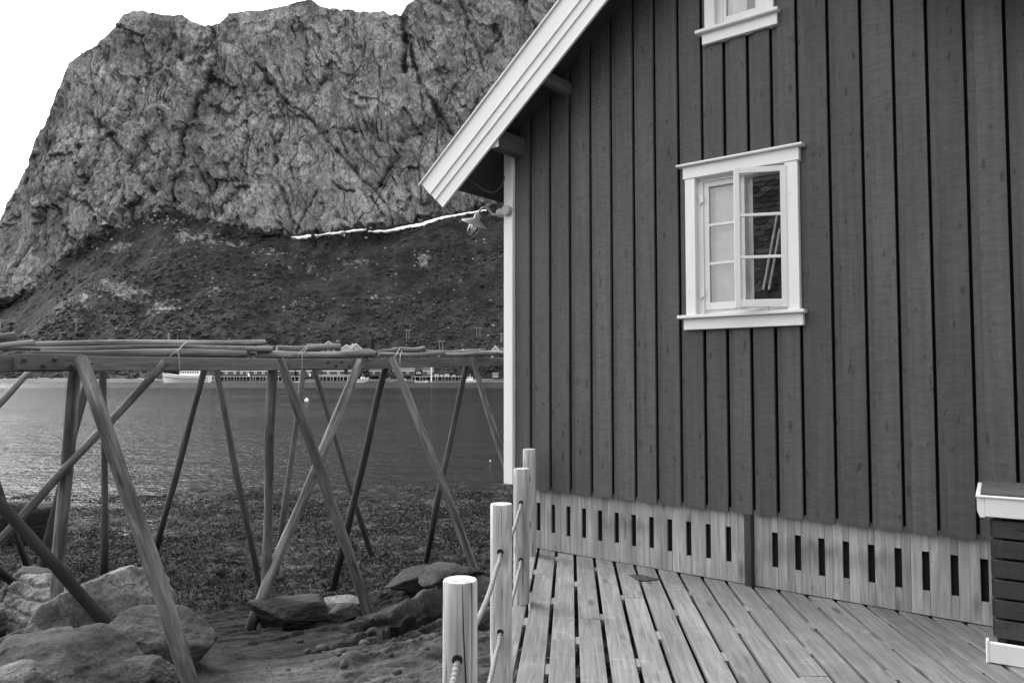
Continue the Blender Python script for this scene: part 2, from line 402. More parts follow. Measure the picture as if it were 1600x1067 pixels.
# ------------------------------------------------------------------ near shore ground
CTRL = []      # (x, y, z, reach)
def ctrl(px, py, Y, reach=1.0): q = at(px, py, Y); CTRL.append((q[0], q[1], q[2])); return q
LEG = [  # name tag, top px, depth, foot px, depth, radius top, radius foot, material
 ('front', (127, 560), 6.75, (303, 1075), 5.95, .072, .085, 'log'),
 ('front', (116, 572), 7.05, (85, 1000), 7.3, .066, .078, 'log'),
 ('back', (136, 598), 9.7, (57, 918), 9.5, .062, .07, 'shadelog'),
 ('back', (162, 574), 10.8, (163, 893), 10.9, .06, .062, 'shadelog'),
 ('back', (319, 574), 12.3, (243, 868), 12.7, .058, .062, 'shadelog'),
 ('back', (337, 574), 12.5, (405, 912), 11.7, .058, .06, 'shadelog'),
 ('front', (427, 566), 8.95, (413, 965), 9.25, .066, .072, 'log'),
 ('front', (438, 560), 8.75, (578, 962), 8.9, .066, .074, 'log'),
 ('back', (474, 574), 14.1, (430, 906), 12.4, .058, .06, 'shadelog'),
 ('back', (490, 574), 14.3, (580, 868), 13.9, .055, .06, 'shadelog'),
 ('front', (604, 568), 10.8, (521, 915), 11.2, .06, .07, 'shadelog'),
 ('front', (612, 558), 10.5, (741, 882), 10.2, .062, .07, 'log'),
 ('front', (729, 568), 12.6, (665, 878), 13.0, .056, .064, 'shadelog'),
 ('front', (737, 558), 12.3, (838, 880), 11.6, .056, .064, 'log'),
]
for L in LEG: ctrl(L[3][0], L[3][1], L[4])
for q in [(395, 972, 9.0), (600, 1067, 6.1), (700, 1000, 7.0), (760, 1060, 5.0), (400, 1067, 6.2), (480, 1010, 7.7), (660, 940, 8.8), (300, 945, 9.6), (765, 880, 9.6), (200, 1010, 7.1)]: ctrl(*q)
CT_ = np.array(CTRL)
def ground_base(X, Y):
    z = np.where(Y < 5, -.78, -.78 - .142 * (Y - 5)); z = np.maximum(z, -1.68)
    z = z + .3 * sstep(-2.6, -.2, X) * sstep(12, 9.5, Y)
    z = z + .5 * sstep(.5, 3, X) + .25 * sstep(3.5, -1, Y)
    z = np.where(Y > 15, z - .012 * (Y - 15) - .0015 * np.maximum(Y - 20, 0) ** 2 * sstep(1e9, 0, 0 * Y), z)
    return np.maximum(z, -7)
RES = CT_[:, 2] - ground_base(CT_[:, 0], CT_[:, 1])
def ground_z(X, Y, detail=True):
    z = ground_base(X, Y)
    num = np.zeros_like(z); den = np.full_like(z, .35)
    for (cx, cy, _), r in zip(CTRL, RES):
        wgt = np.exp(-((X - cx) ** 2 + (Y - cy) ** 2) / (2 * .75 ** 2)); num += wgt * r; den += wgt
    z = z + num / den
    z = np.where((X > -.1) & (Y < 9), np.minimum(z, -.5), z)
    if detail:
        a = np.cos(.42) * X + np.sin(.42) * Y; b = -np.sin(.42) * X + np.cos(.42) * Y
        rk = 1 - rockmask_inv(X, Y)
        w1, w2 = .5 * fbm(a, b, 0 * a, 4, 81), .5 * fbm(a + 9, b, 0 * a, 4, 82)
        amp = .22 + .3 * sstep(7.2, 8.6, Y) + .75 * sstep(-2.0, -1.1, X)
        z = z + rk * amp * (w1 * 0 + .12 * fbm(a * .35, b * 1.5, 0 * a, 4, 3, ridged=True) + -.05 * np.abs(fbm(a * .9 + 4, b * 2.8, 0 * a, 4, 9)) + rk * (.4 + .6 * sstep(6.6, 8.5, Y)) * (.07 * facets(a * .7 + w1, b * 1.7 + w2, 71, 1.6) + .035 * facets(a * 2.0 + 2 * w1, b * 4.2 + 2 * w2, 72, 1.8) + .014 * facets(a * 6 + 3 * w1, b * 10 + 3 * w2, 73, 1.8)) + .022 * fbm(a * 6, b * 9, 0 * a, 4, 21, ridged=True) - .10)
        wd = rockmask_inv(X, Y)
        z = z + wd * (.09 * fbm(X * .16, Y * .35, 0 * X, 3, 30) * sstep(12, 15, Y) + .055 * fbm(X * 1.1, Y * 1.1, 0 * X, 4, 31) + .06 * fbm(X * 5.5, Y * 5.5, 0 * X, 4, 41, ridged=True) + .02 * fbm(X * 22, Y * 22, 0 * X, 2, 51))
    return z
def rockmask_inv(X, Y):
    yb = np.interp(X, [-9, -6.2, -4.1, -3.0, -1.5, -.4, 1], [7.6, 8.2, 9.5, 10.3, 11.0, 10.6, 10.3])
    yb = yb + .55 * fbm(X * .9, Y * .9, 0 * X, 4, 61)
    return sstep(-.15, .2, Y - yb)
xs = np.concatenate([np.linspace(-1500, -60, 8)[:-1], np.linspace(-60, -16, 12)[:-1], np.linspace(-16, -8.5, 60)[:-1], np.linspace(-8.5, 1.2, 390), np.linspace(1.3, 14, 30), np.linspace(16, 60, 12), np.linspace(100, 1500, 8)])
ys = np.concatenate([np.linspace(-60, 2, 20)[:-1], np.linspace(2, 4.5, 20)[:-1], np.linspace(4.5, 13.5, 440)[:-1], np.linspace(13.5, 26, 300)[:-1], np.linspace(26, 60, 20)])
GX, GY = np.meshgrid(xs, ys)
GZ = ground_z(GX, GY)
far_left = sstep(-14, -30, GX); GZ = GZ * (1 - far_left) + (-3.0) * far_left
GZ = np.where(GY > 30, np.minimum(GZ, -3), GZ)
weedm = rockmask_inv(GX, GY)
m = NT('shore_rock_and_weed'); p = m.pos(); wa = m.attr('weed').outputs['Fac']
n1 = m.noise(p, 2.2, 8, .62); n2 = m.noise(p, 24, 5, .7); n3 = m.noise(p, .9, 4, .5, .6)
z = m.math('ADD', m.posz(), m.mr(n3, .25, .75, -.14, .14))
rk = m.math('MULTIPLY', m.mr(n1, .32, .68, .022, .11), m.mr(n2, .3, .7, .5, 1.5))
rk = m.math('MULTIPLY', rk, m.mr(z, -1.12, -.8, .22, 1.1))
cw = m.node('ShaderNodeVectorMath', {0: p, 1: m.node('ShaderNodeTexNoise', {'Vector': p, 'Scale': 1.6, 'Detail': 5.0}).outputs['Color']}, operation='ADD').outputs[0]
cv = m.node('ShaderNodeTexVoronoi', {'Vector': m.node('ShaderNodeMapping', {'Vector': cw, 'Rotation': (0, 0, -.42), 'Scale': (.6, 1.7, 1)}).outputs[0], 'Scale': 1.5}, feature='DISTANCE_TO_EDGE')
rk = m.math('MULTIPLY', rk, m.mr(m.math('MULTIPLY', m.mr(cv.outputs['Distance'], 0, .018, 1, 0), m.mr(n3, .45, .6, 0, 1)), 0, 1, 1, .3))
lich = m.noise(p, 7, 5, .7); rk = m.math('MULTIPLY', rk, m.mr(lich, .56, .64, 1, 1.35))
wv = m.node('ShaderNodeTexVoronoi', {'Vector': p, 'Scale': 26.0})
wn_ = m.noise(p, 17, 6, .75); wb = m.noise(p, .8, 4, .6)
wc = m.math('MULTIPLY', m.mr(wn_, .32, .72, .005, .055), m.math('MULTIPLY', m.mr(wb, .35, .65, .4, 2.0), m.mr(m.noise(p, 3.2, 4, .6), .4, .62, .5, 1.6)))
wc = m.math('MULTIPLY', wc, m.mr(wv.outputs['Distance'], 0, .6, 1.3, .6))
m.col(m.mix(wa, rk, wc)); m.rough(.85)
m.nrm(m.bump(m.mix(wa, m.math('ADD', n1, m.math('MULTIPLY', n2, .3)), wn_), .8, .05)); m.b.inputs['Specular IOR Level'].default_value = .06
me = grid_mesh('shore_ground', np.stack([GX, GY, GZ], -1), m.m, {'weed': weedm})
o = bpy.data.objects.new('shore_ground', me); COL.objects.link(o); kind(o, 'structure', 'dark tidal rock and weed covered shore')
def gz(x, y): return float(ground_z(np.array([float(x)]), np.array([float(y)]))[0])

# seaweed fronds: nobody could count them
def scatter_fronds(n):
    V, F = [], []
    Y = 9.2 + 12.5 * RNG.random(n) ** .8; X = Y * RNG.uniform(-.72, .0, n)
    k = rockmask_inv(X, Y); clump = fbm(X * .8, Y * .8, 0 * X, 3, 77)
    keep = (RNG.random(n) < k) & (clump + RNG.uniform(-.35, .35, n) > -.12); X, Y = X[keep], Y[keep]
    Z = ground_z(X, Y); n = len(X)
    a = RNG.uniform(0, 6.28, n); L = RNG.uniform(.015, .05, n) * (.6 + Y / 18); wd = RNG.uniform(.004, .011, n) * (.6 + Y / 18); hgt = RNG.uniform(.005, .04, n)
    d = np.stack([np.cos(a), np.sin(a), 0 * a], 1); q = np.stack([-np.sin(a), np.cos(a), RNG.uniform(-.6, .6, n)], 1)
    b = np.stack([X, Y, Z - .005], 1)
    m1 = b + d * (L * .5)[:, None]; m1[:, 2] += hgt; e = b + d * L[:, None]; e[:, 2] += hgt * .3
    V = np.stack([b - q * (wd * .4)[:, None], b + q * (wd * .4)[:, None], m1 + q * wd[:, None], m1 - q * wd[:, None], e + q * (wd * .5)[:, None], e - q * (wd * .5)[:, None]], 1).reshape(-1, 3)
    i = np.arange(n) * 6
    f = np.concatenate([np.stack([i, i + 1, i + 2, i + 3], 1), np.stack([i + 3, i + 2, i + 4, i + 5], 1)]).tolist()
    return V, f, np.repeat(RNG.random(n), 6)
V, Fc, rn = scatter_fronds(90000)
m = NT('seaweed'); r_ = m.attr('rnd').outputs['Fac']; m.col(m.ramp(r_, [(0, .005), (.6, .022), (.9, .055), (1, .14)])); m.rough(.9); m.b.inputs['Specular IOR Level'].default_value = .03
me = mesh_from('seaweed', V, [tuple(q) for q in Fc], m.m, {'rnd': rn})
o = bpy.data.objects.new('seaweed', me); COL.objects.link(o); kind(o, 'stuff', 'dark seaweed fronds lying over the tidal flat', 'seaweed')

# ------------------------------------------------------------------ boulders
def ico(sub):
    t = (1 + 5 ** .5) / 2
    v = [(-1, t, 0), (1, t, 0), (-1, -t, 0), (1, -t, 0), (0, -1, t), (0, 1, t), (0, -1, -t), (0, 1, -t), (t, 0, -1), (t, 0, 1), (-t, 0, -1), (-t, 0, 1)]
    f = [(0, 11, 5), (0, 5, 1), (0, 1, 7), (0, 7, 10), (0, 10, 11), (1, 5, 9), (5, 11, 4), (11, 10, 2), (10, 7, 6), (7, 1, 8), (3, 9, 4), (3, 4, 2), (3, 2, 6), (3, 6, 8), (3, 8, 9), (4, 9, 5), (2, 4, 11), (6, 2, 10), (8, 6, 7), (9, 8, 1)]
    v = [np.array(q, float) / np.linalg.norm(q) for q in v]
    for _ in range(sub):
        c = {}; nf = []
        def mid(a, b):
            k = (min(a, b), max(a, b))
            if k not in c: q = v[a] + v[b]; v.append(q / np.linalg.norm(q)); c[k] = len(v) - 1
            return c[k]
        for a, b, d in f:
            x, y, z_ = mid(a, b), mid(b, d), mid(d, a); nf += [(a, x, z_), (b, y, x), (d, z_, y), (x, y, z_)]
        f = nf
    return np.array(v), f
ICO5 = ico(5); ICO4 = ico(4); ICO1 = ico(1)
def boulder(px, py, Y, rx, rz, ry=None, mat='boulder', label='', seed=0, tilt=0.0, rot=0.0, planes=16, strata=0.0, sub=5, group='boulders heaped below the rack', sharp=34):
    v, f = (ICO5 if sub == 5 else ICO4)
    r = np.random.default_rng(seed + 100)
    nrm = r.normal(size=(planes, 3)); nrm /= np.linalg.norm(nrm, axis=1)[:, None]
    dd = r.uniform(.78, 1.0, planes)
    k = np.maximum(v @ nrm.T, 1e-3) / dd[None]          # 1 / distance
    rad = 1 / (np.sum(k ** sharp, 1) ** (1 / sharp)); rad = np.clip(rad, .3, 1.25)
    q = v * rad[:, None]
    s = seed * 3.7
    q = q * (1 + .09 * fbm(q[:, 0] * 1.7 + s, q[:, 1] * 1.7, q[:, 2] * 1.7, 5, seed) + .045 * fbm(q[:, 0] * 4 + s, q[:, 1] * 4, q[:, 2] * 6, 5, seed + 5, ridged=True))[:, None]
    if strata:
        t = q[:, 2] * 1.2 + q[:, 0] * .75 + .12 * fbm(q[:, 0] * 2, q[:, 1] * 2, q[:, 2] * 2, 3, seed)
        sw = np.abs(((t * 2.6) % 1) - .5) * 2; q = q * (1 - strata * sstep(.72, 1, sw))[:, None]
    ry = ry or rx
    q = q * np.array([rx, ry, rz])
    c, s_ = math.cos(tilt), math.sin(tilt); q = np.stack([q[:, 0] * c - q[:, 2] * s_, q[:, 1], q[:, 0] * s_ + q[:, 2] * c], 1)
    c, s_ = math.cos(rot), math.sin(rot); q = np.stack([q[:, 0] * c - q[:, 1] * s_, q[:, 0] * s_ + q[:, 1] * c, q[:, 2]], 1)
    ctr = at(px, py, Y); base = np.array([ctr[0], ctr[1], ctr[2] - rz])
    me = mesh_from('boulder', q + np.array([0, 0, rz]), f, M[mat], None, True)
    o = bpy.data.objects.new('boulder', me); COL.objects.link(o); o.location = tuple(base)
    tag(o, label, 'boulder', group); return o
boulder(170, 962, 7.45, .56, .46, .5, 'boulderpale', 'largest pale cracked boulder where the dark brace ends', 3, .25)
boulder(82, 958, 7.75, .36, .42, .4, 'boulderpale', 'pale layered boulder behind the foot of the upright leg', 8, .55, strata=.1)
boulder(232, 1018, 6.75, .47, .3, .4, 'boulder', 'smooth dark grey boulder between the big pale boulder and the leaning leg', 12, -.1)
boulder(88, 1062, 5.95, .56, .33, .45, 'boulder', 'wide rounded boulder in the nearest bottom left corner', 21, -.12)
boulder(28, 1014, 6.75, .24, .18, .25, 'boulder', 'small boulder at the left edge under the pale layered one', 26, .5)
boulder(12, 966, 7.7, .26, .2, .25, 'boulder', 'rounded boulder at the left edge beside the sunken dark log', 29, .4)
boulder(222, 1068, 6.1, .27, .15, .25, 'boulder', 'flat topped block of stone below the dark grey boulder', 33, 0, planes=9, sharp=40)
boulder(8, 1088, 5.4, .22, .2, .2, 'boulderpale', 'pale stone cut by the bottom left corner', 37, .2)
boulder(118, 995, 7.05, .2, .22, .2, 'boulder', 'stone wedged against the foot of the upright front leg', 39, .4)
boulder(22, 815, 15.5, .75, .5, .6, 'boulderdark', 'dark weedy boulder far out by the water behind the braces', 41, .1)
boulder(462, 958, 9.1, .48, .2, .3, 'boulderdark', 'low black boulder in front of the crossed legs', 44, -.1)
boulder(530, 944, 9.25, .25, .09, .2, 'boulderpale', 'flat pale slab leaning on the low black boulder', 47, -.12, planes=10, sub=4)
boulder(535, 958, 9.0, .2, .1, .2, 'boulderdark', 'small dark stone under the flat pale slab', 51, .1, sub=4)
boulder(700, 902, 9.2, .34, .14, .3, 'boulderdark', 'dark ledge stone behind the nearest pine post', 55, .1, sub=4)
boulder(655, 905, 9.6, .4, .12, .25, 'boulderdark', 'long dark ledge stone left of the nearest pine post', 58, .15, sub=4)
boulder(45, 915, 8.6, .3, .17, .3, 'boulderdark', 'dark wet stone between the two leftmost thin legs', 63, .1, sub=4)
boulder(70, 1024, 6.7, .3, .24, .3, 'boulder', 'grey stone filling the gap behind the nearest boulder', 66, .3)

# loose stones between the boulders: uncountable small ones
n = 150; pX = RNG.uniform(-5.2, -.6, n); pY = RNG.uniform(5.6, 10.4, n); k = (fbm(pX * 1.1, pY * 1.1, 0 * pX, 3, 55) > .02) & (rockmask_inv(pX, pY) < .6); pX, pY = pX[k], pY[k]; n = len(pX); pZ = ground_z(pX, pY)
v0, f0 = ico(2); sz = .012 + .06 * RNG.random(n) ** 3
d = v0[None] * (1 + .22 * np.stack([fbm(v0[:, 0] * 1.4 + i_, v0[:, 1] * 1.4, v0[:, 2] * 1.4, 2, 5) for i_ in range(n)])[:, :, None]) * sz[:, None, None] * RNG.uniform(.6, 1.2, (n, 1, 3)) * np.array([1.1, 1, .7])
V = (np.stack([pX, pY, pZ + sz * .25], 1)[:, None] + d).reshape(-1, 3); F = (np.array(f0)[None] + (np.arange(n) * len(v0))[:, None, None]).reshape(-1, 3).tolist()
o = bpy.data.objects.new('pebbles', mesh_from('pebbles', V, [tuple(q) for q in F], M['boulder'], None, True)); COL.objects.link(o); kind(o, 'stuff', 'small loose stones lying on the tidal rock', 'stones')

# ------------------------------------------------------------------ fish drying rack
def fy(px): return 7.942 / (.58 - (px - 800) / FPX)        # depth of the front beam line at a photo column
def by(px): return 12.1 / (.58 - (px - 800) / FPX)         # depth of the rear beam line
rack = thing('drying_rack', 'long wooden fish drying rack of leaning log legs and bolted beams beside the water', 'drying rack', at(430, 960, 9.2))
def leg(a, b, r0, r1, name, mat, ext=.22, seed=0):
    a, b = np.array(a), np.array(b); d = b - a; b = b + d / np.linalg.norm(d) * ext
    n = 14; t = np.linspace(0, 1, n)[:, None]; s_ = np.cross(d / np.linalg.norm(d), (0, 1, 0))
    p = a + (b - a) * t + s_ * (.009 * np.sin(t * 5 + seed) + .004 * np.sin(t * 13 + seed * 2))
    mb = MB(); mb.tube(p, np.linspace(r0, r1, n) * .8, 14, wob=.16, seed=seed)
    return obj(name, mb, M[mat], rack, smooth=50)
for i, (kd, a, Ya, b, Yb, r0, r1, mt) in enumerate(LEG):
    leg(at(*a, Ya), at(*b, Yb), r0, r1, 'leg', mt, seed=i * 1.7)
BR = [((258, 566), 7.62, (-60, 910), 6.6, .048, .052, 'log'), ((52, 576), 8.2, (-60, 690), 7.6, .042, .045, 'log'),
      ((562, 562), 10.05, (394, 974), 9.0, .07, .078, 'log'), ((-190, 568), 6.05, (155, 964), 7.0, .058, .064, 'darklog'),
      ((-412, 570), 5.05, (50, 932), 8.5, .05, .054, 'darklog'), ((-67, 575), 9.3, (43, 886), 11.2, .045, .05, 'shadelog')]
for i, (a, Ya, b, Yb, r0, r1, mt) in enumerate(BR):
    leg(at(*a, Ya), at(*b, Yb), r0, r1, 'brace', mt, ext=.06, seed=i * 2.3 + 40)
def beam(pa, Ya, pb, Yb, w_=.1, h=.14, name='beam'):
    mb = MB(); mb.bar(at(*pa, Ya), at(*pb, Yb), w_, h); return obj(name, mb, M['beam'], rack)
beam((-450, 567.5), fy(-450) + .06, (128, 568), fy(128) + .06)
beam((126, 568), fy(126) + .16, (436, 569.5), fy(436) + .06)
beam((434, 569.5), fy(434) + .17, (613, 568), fy(613) + .05)
beam((611, 567.5), fy(611) + .15, (764, 565), fy(764) + .05)
beam((760, 566), fy(760) + .2, (900, 563), fy(900) + .2)
beam((-160, 566), by(-160), (330, 567), by(330), .1, .12); beam((326, 567), by(326), (640, 566), by(640), .1, .12)
sp1 = beam((25, 565.5), fy(25) - .045, (124, 566), fy(124) - .045, .09, .14, 'splice_plank')
sp2 = beam((454, 568.5), fy(454) - .02, (568, 568.5), fy(568) - .02, .07, .125, 'splice_plank')
def bolts(sp, pts, off, r):
    for (x, y) in pts:
        mb = MB(); c = at(x, y, fy(x) + off); mb.lathe([(0, .03), (r * .6, .03), (r, .018), (r, -.01)], c, (.5, -.86, 0), 10)
        obj('bolt', mb, M['bolt'], sp)
bolts(sp1, [(39, 561.5), (68.5, 571), (86.5, 561), (112, 572)], -.10, .017)
bolts(sp2, [(513, 565.5), (525.5, 571.5), (534.5, 565), (546, 572)], -.07, .016)
def bolt_alone(x, y, off, r=.018):
    mb = MB(); c = at(x, y, fy(x) + off); mb.lathe([(0, .03), (r * .6, .03), (r, .018), (r, -.03)], c, (.5, -.86, 0), 10); obj('bolt', mb, M['bolt'], rack)
for x, y in ((142, 568), (447, 570), (563, 569), (622, 569), (743, 567)): bolt_alone(x, y, -.05)
# loose poles lying on the beams
def polelog(pa, Ya, pb, Yb, r0, r1, label, seed=0):
    a, b = at(*pa, Ya), at(*pb, Yb); n = 12; t = np.linspace(0, 1, n)[:, None]
    p = a + (b - a) * t; p[:, 2] += .012 * np.sin(t[:, 0] * 6 + seed); p[:, 1] += .02 * np.sin(t[:, 0] * 4 + seed)
    mb = MB(); mb.tube(p, np.linspace(r0, r1, n), 14, wob=.1, seed=seed)
    po = tag(obj('pole', mb, M['pole'], None, smooth=50, loc=a), label, 'pole', 'poles laid on the drying rack')
    d_ = p[-1] - p[-2]; d_ /= np.linalg.norm(d_); mb = MB(); mb.lathe([(0, .004), (r1 * .8, .004), (r1 * .86, .0)], p[-1], d_, 14); obj('cut_end', mb, M['endgrain'], po)
polelog((-120, 531), 6.6, (25, 527.5), 7.2, .036, .045, 'thick pole end topmost at the left edge of the rack', 1)
polelog((-120, 548), 6.2, (53, 537.5), 6.7, .026, .026, 'slim pole ending just under the thick pole end at the left edge', 2)
polelog((-120, 546), 6.5, (61, 546), 6.9, .018, .018, 'thin stick lying under the slim pole at the left edge', 3)
polelog((48, 552.5), 7.0, (382, 553), 8.7, .042, .048, 'long pole directly above the beam between the two leftmost trestles', 4)
polelog((58, 545.5), 7.3, (424, 544), 9.2, .034, .035, 'pale middle pole of the three behind the left lashing', 5)
polelog((40, 538.5), 8.0, (414, 534), 10.0, .032, .04, 'rearmost upper pole ending near the second trestle', 6)
polelog((376, 551.5), 8.9, (408, 551), 9.3, .018, .018, 'short dark stub poking from the end of the long left pole', 7)
polelog((398, 555), 9.1, (582, 553.5), 10.3, .05, .048, 'stout pole ending above the bolted splice of the beam', 8)
polelog((432, 545), 9.6, (530, 543), 10.2, .042, .045, 'upper pole crossed by the second lashing', 9)
polelog((375, 545), 9.5, (433, 543.5), 9.8, .026, .026, 'short pole butting against the upper pole by the second lashing', 10)
polelog((560, 549), 10.6, (588, 552.5), 10.6, .042, .046, 'log stub with dark hollow end above the splice', 11)
polelog((583, 553), 11.0, (620, 545), 11.2, .022, .036, 'bent pole tip leading into the third lashing', 12)
polelog((615, 547.5), 11.2, (663, 545), 11.6, .036, .042, 'upper right pole under the third lashing', 13)
polelog((590, 555), 10.9, (694, 551.5), 11.8, .03, .036, 'lower pole running between third and fourth trestles', 14)
polelog((660, 549.5), 11.9, (758, 548.5), 12.8, .03, .026, 'slim pole under the fourth lashing', 15)
polelog((686, 554), 12.0, (784, 552.5), 13.0, .034, .044, 'pole ending at the white corner board of the cabin', 16)
polelog((770, 556), 13.2, (900, 553), 14.2, .03, .03, 'pole end just showing beside the cabin corner', 17)
def lash(pts, Y, r, label, seed=0):
    mb = MB()
    for strand in pts:
        P_ = [at(x, y, Y + dy) for x, y, dy in strand]
        mb.tube(P_, r, 6)
    o = obj('lashing', mb, M['cord'], None, smooth=60, loc=at(pts[0][0][0], pts[0][0][1], Y)); tag(o, label, 'cord', 'cord lashings on the drying rack')
lash([[(265, 557.5, -.1), (271, 552, -.12), (275, 548.5, -.1), (279, 546, -.03), (287, 538, .5), (291, 535, .9)], [(278, 548, -.1), (282, 544, .2), (288, 538, .6)], [(277, 549, -.11), (280, 556, -.12), (280.5, 566, -.1), (280.5, 577, -.1)]], fy(278), .0055, 'frayed white cord tied round the leftmost bundle of poles')
lash([[(466, 559, -.05), (466, 554, -.08), (470, 549, 0), (477, 543, .4), (483, 540, .7)], [(472, 578, -.12), (472, 560, -.1), (472, 553, -.09), (478, 546, .3), (482, 541, .7)]], fy(472), .005, 'double white cord hanging over the stout pole at the second trestle')
lash([[(617, 559, -.05), (620, 551, 0), (624, 545, .3), (627, 543.5, .5), (629, 546, .5), (626, 552, .1), (625, 562, -.1), (625, 575, -.1)], [(618, 557, -.02), (623, 547, .3), (628, 544.5, .5)]], fy(622), .0055, 'looped white cord over the bent pole at the third trestle')
lash([[(716, 554, 0), (720, 548, .3), (723, 545.5, .5), (724, 550, .2), (722, 556, 0)], [(719, 549, .3), (725, 545, .5)]], fy(720), .0055, 'small white cord knot near the cabin at the fourth trestle')

# ------------------------------------------------------------------ pine deck, built in plan with boards along azimuth 4.3 degrees
DA = math.radians(4.4); DF = np.array([math.sin(DA), math.cos(DA), 0]); DR = np.array([math.cos(DA), -math.sin(DA), 0])
deck = thing('wooden_deck', 'pale pine plank deck with dark gaps running up to the cabin wall', 'deck', (1.0, 4.0, 0))
def dpt(a, b, z=0): return DR * a + DF * b + np.array([0, 0, z])
def wall_b(a, off=-.04):
    """b where the board at lateral a reaches the skirting plane"""
    den = DF @ WN; return (WO @ WN + off - (DR * a) @ WN) / den
gaps_a = []
for x in (840.9, 870.4, 901, 932): gaps_a.append(None)
pitch_b = .1745
# lateral position of the first gaps read from the floor: gap at photo (803,1064), (854,1067), (904,1067), (954,1067)
def floor(px, py):
    a, b = (px - 800) / FPX, (533.5 - py) / FPX; dy, dz = CT - ST * b, ST + CT * b; k = -CAMZ / dz
    return np.array([a * k, dy * k, 0])
ga = [float(floor(x, y) @ DR) for x, y in ((803, 1064), (854, 1067), (904, 1067), (954, 1067))]
pitch_b = (ga[3] - ga[0]) / 3
EDGE = ga[0] - .105
mb = MB(); lines = [EDGE] + [ga[0] + i * pitch_b for i in range(0, 36)]
gw = .026
for i in range(len(lines) - 1):
    a0, a1 = lines[i] + (gw / 2 if i else 0), lines[i + 1] - gw / 2
    a0 += random.uniform(-.002, .002)
    bend = min(wall_b(a0), wall_b(a1)); bstart = -2.2
    joints = []; b = bstart + random.uniform(.5, 2.4)
    while b < bend - .5: joints.append(b); b += random.choice([1.2, 1.8, 2.4, 3.0])
    ends = [bstart] + joints + [None]
    for j in range(len(ends) - 1):
        b0 = ends[j] + (.0015 if j else 0); last = ends[j + 1] is None
        dz = random.uniform(-.002, .002); tw = random.uniform(-.002, .002)
        if last: c = [(a0, b0), (a1, b0), (a1, wall_b(a1) - .004), (a0, wall_b(a0) - .004)]
        else: c = [(a0, b0), (a1, b0), (a1, ends[j + 1] - .0015), (a0, ends[j + 1] - .0015)]
        bv = .0025
        am = (a0 + a1) / 2
        ins = [(a + (bv if a == a0 else -bv), b_) for a, b_ in c]
        top = [dpt(a, b_, dz + (tw if a > am else -tw)) for a, b_ in ins]; mid = [dpt(a, b_, dz - bv) for a, b_ in c]; bot = [dpt(a, b_, -.034) for a, b_ in c]
        v = np.array(top + mid + bot); f = [(0, 1, 2, 3)] + [(k_ + 4, (k_ + 1) % 4 + 4, (k_ + 1) % 4, k_) for k_ in range(4)] + [(k_ + 8, (k_ + 1) % 4 + 8, (k_ + 1) % 4 + 4, k_ + 4) for k_ in range(4)] + [(11, 10, 9, 8)]
        gc = np.array([(b_, a, 0) for a, b_ in ins] + [(b_, a, -bv) for a, b_ in c] + [(b_, a, -.034) for a, b_ in c])
        mb.add(v, f, gc, random.random())
obj('decking', mb, M['deck'], deck)
JD = math.radians(24); JF = np.array([math.sin(JD), math.cos(JD), 0]); JR = np.array([math.cos(JD), -math.sin(JD), 0])
for k in range(-1, 12):
    # joists under the boards, seen as pale bits through the gaps
    c0 = (floor(823, 967) @ JR) + k * .42
    e0 = -1.2; p = JR * c0
    tmax = (WO @ WN - .1 * 0 + .15 - p @ WN) / (JF @ WN)
    tmin = max(e0, (EDGE + .05 - p @ DR) / (JF @ DR)) if (JF @ DR) > 0 else e0
    if tmax - tmin > .6:
        mb = MB(); mb.bar(p + JF * tmin + (0, 0, -.083), p + JF * (tmax - .02) + (0, 0, -.083), .05, .096); obj('joist', mb, M['deck'], deck)
nsp = 0
for k in range(-1, 9):
    c0 = (floor(823, 967) @ JR) + k * .42
    for i, a in enumerate(lines[1:20]):
        # where this joist line crosses the gap
        bb = (c0 - (DR * a) @ JR) / (DF @ JR)
        if 3.7 < bb < wall_b(a) - .12 and nsp < 90:
            mb = MB(); L_ = random.uniform(.05, .075)
            v = np.array([dpt(a + sa * (gw / 2 - .0012), bb + sb * L_, z_) for z_ in (-.03, -.0065) for sa, sb in ((-1, -1), (1, -1), (1, 1), (-1, 1))])
            mb.add(v, [(0, 3, 2, 1), (4, 5, 6, 7), (0, 1, 5, 4), (1, 2, 6, 5), (2, 3, 7, 6), (3, 0, 4, 7)], v[:, [1, 0, 2]]); obj('spacer', mb, M['spacer'], deck); nsp += 1
mb = MB(); mb.bar(dpt(EDGE + .03, -2.2, -.11), dpt(EDGE + .03, 6.85, -.11), .045, .15); obj('edge_beam', mb, M['deck'], deck)
for b in (1.0, 3.9, 6.5):
    for a in (EDGE + .1, EDGE + 1.9, EDGE + 3.6):
        if b < wall_b(a) - .15:
            q = dpt(a, b); g = gz(q[0], q[1])
            mb = MB(); mb.tube([(q[0], q[1], g - .2), (q[0], q[1], -.14)], .06, 12); obj('pile', mb, M['post'], deck, smooth=50)
# weathered wane patch near the wall
mb = MB(); ring = []
for i, (x, y) in enumerate([(982, 899), (995, 898), (1008, 900), (1020, 903), (1032, 905.5), (1018, 907.5), (1003, 908.5), (994, 906), (988, 902)]):
    q = floor(x, y); ring.append(q)
v = np.array([q + (0, 0, .0075) for q in ring] + [q + (0, 0, .0025) for q in ring]); n = len(ring)
mb.add(v, [tuple(range(n))[::-1]] + [(i, (i + 1) % n, n + (i + 1) % n, n + i) for i in range(n)], v[:, [1, 0, 2]]); obj('worn_patch', mb, M['oldpost'], deck)

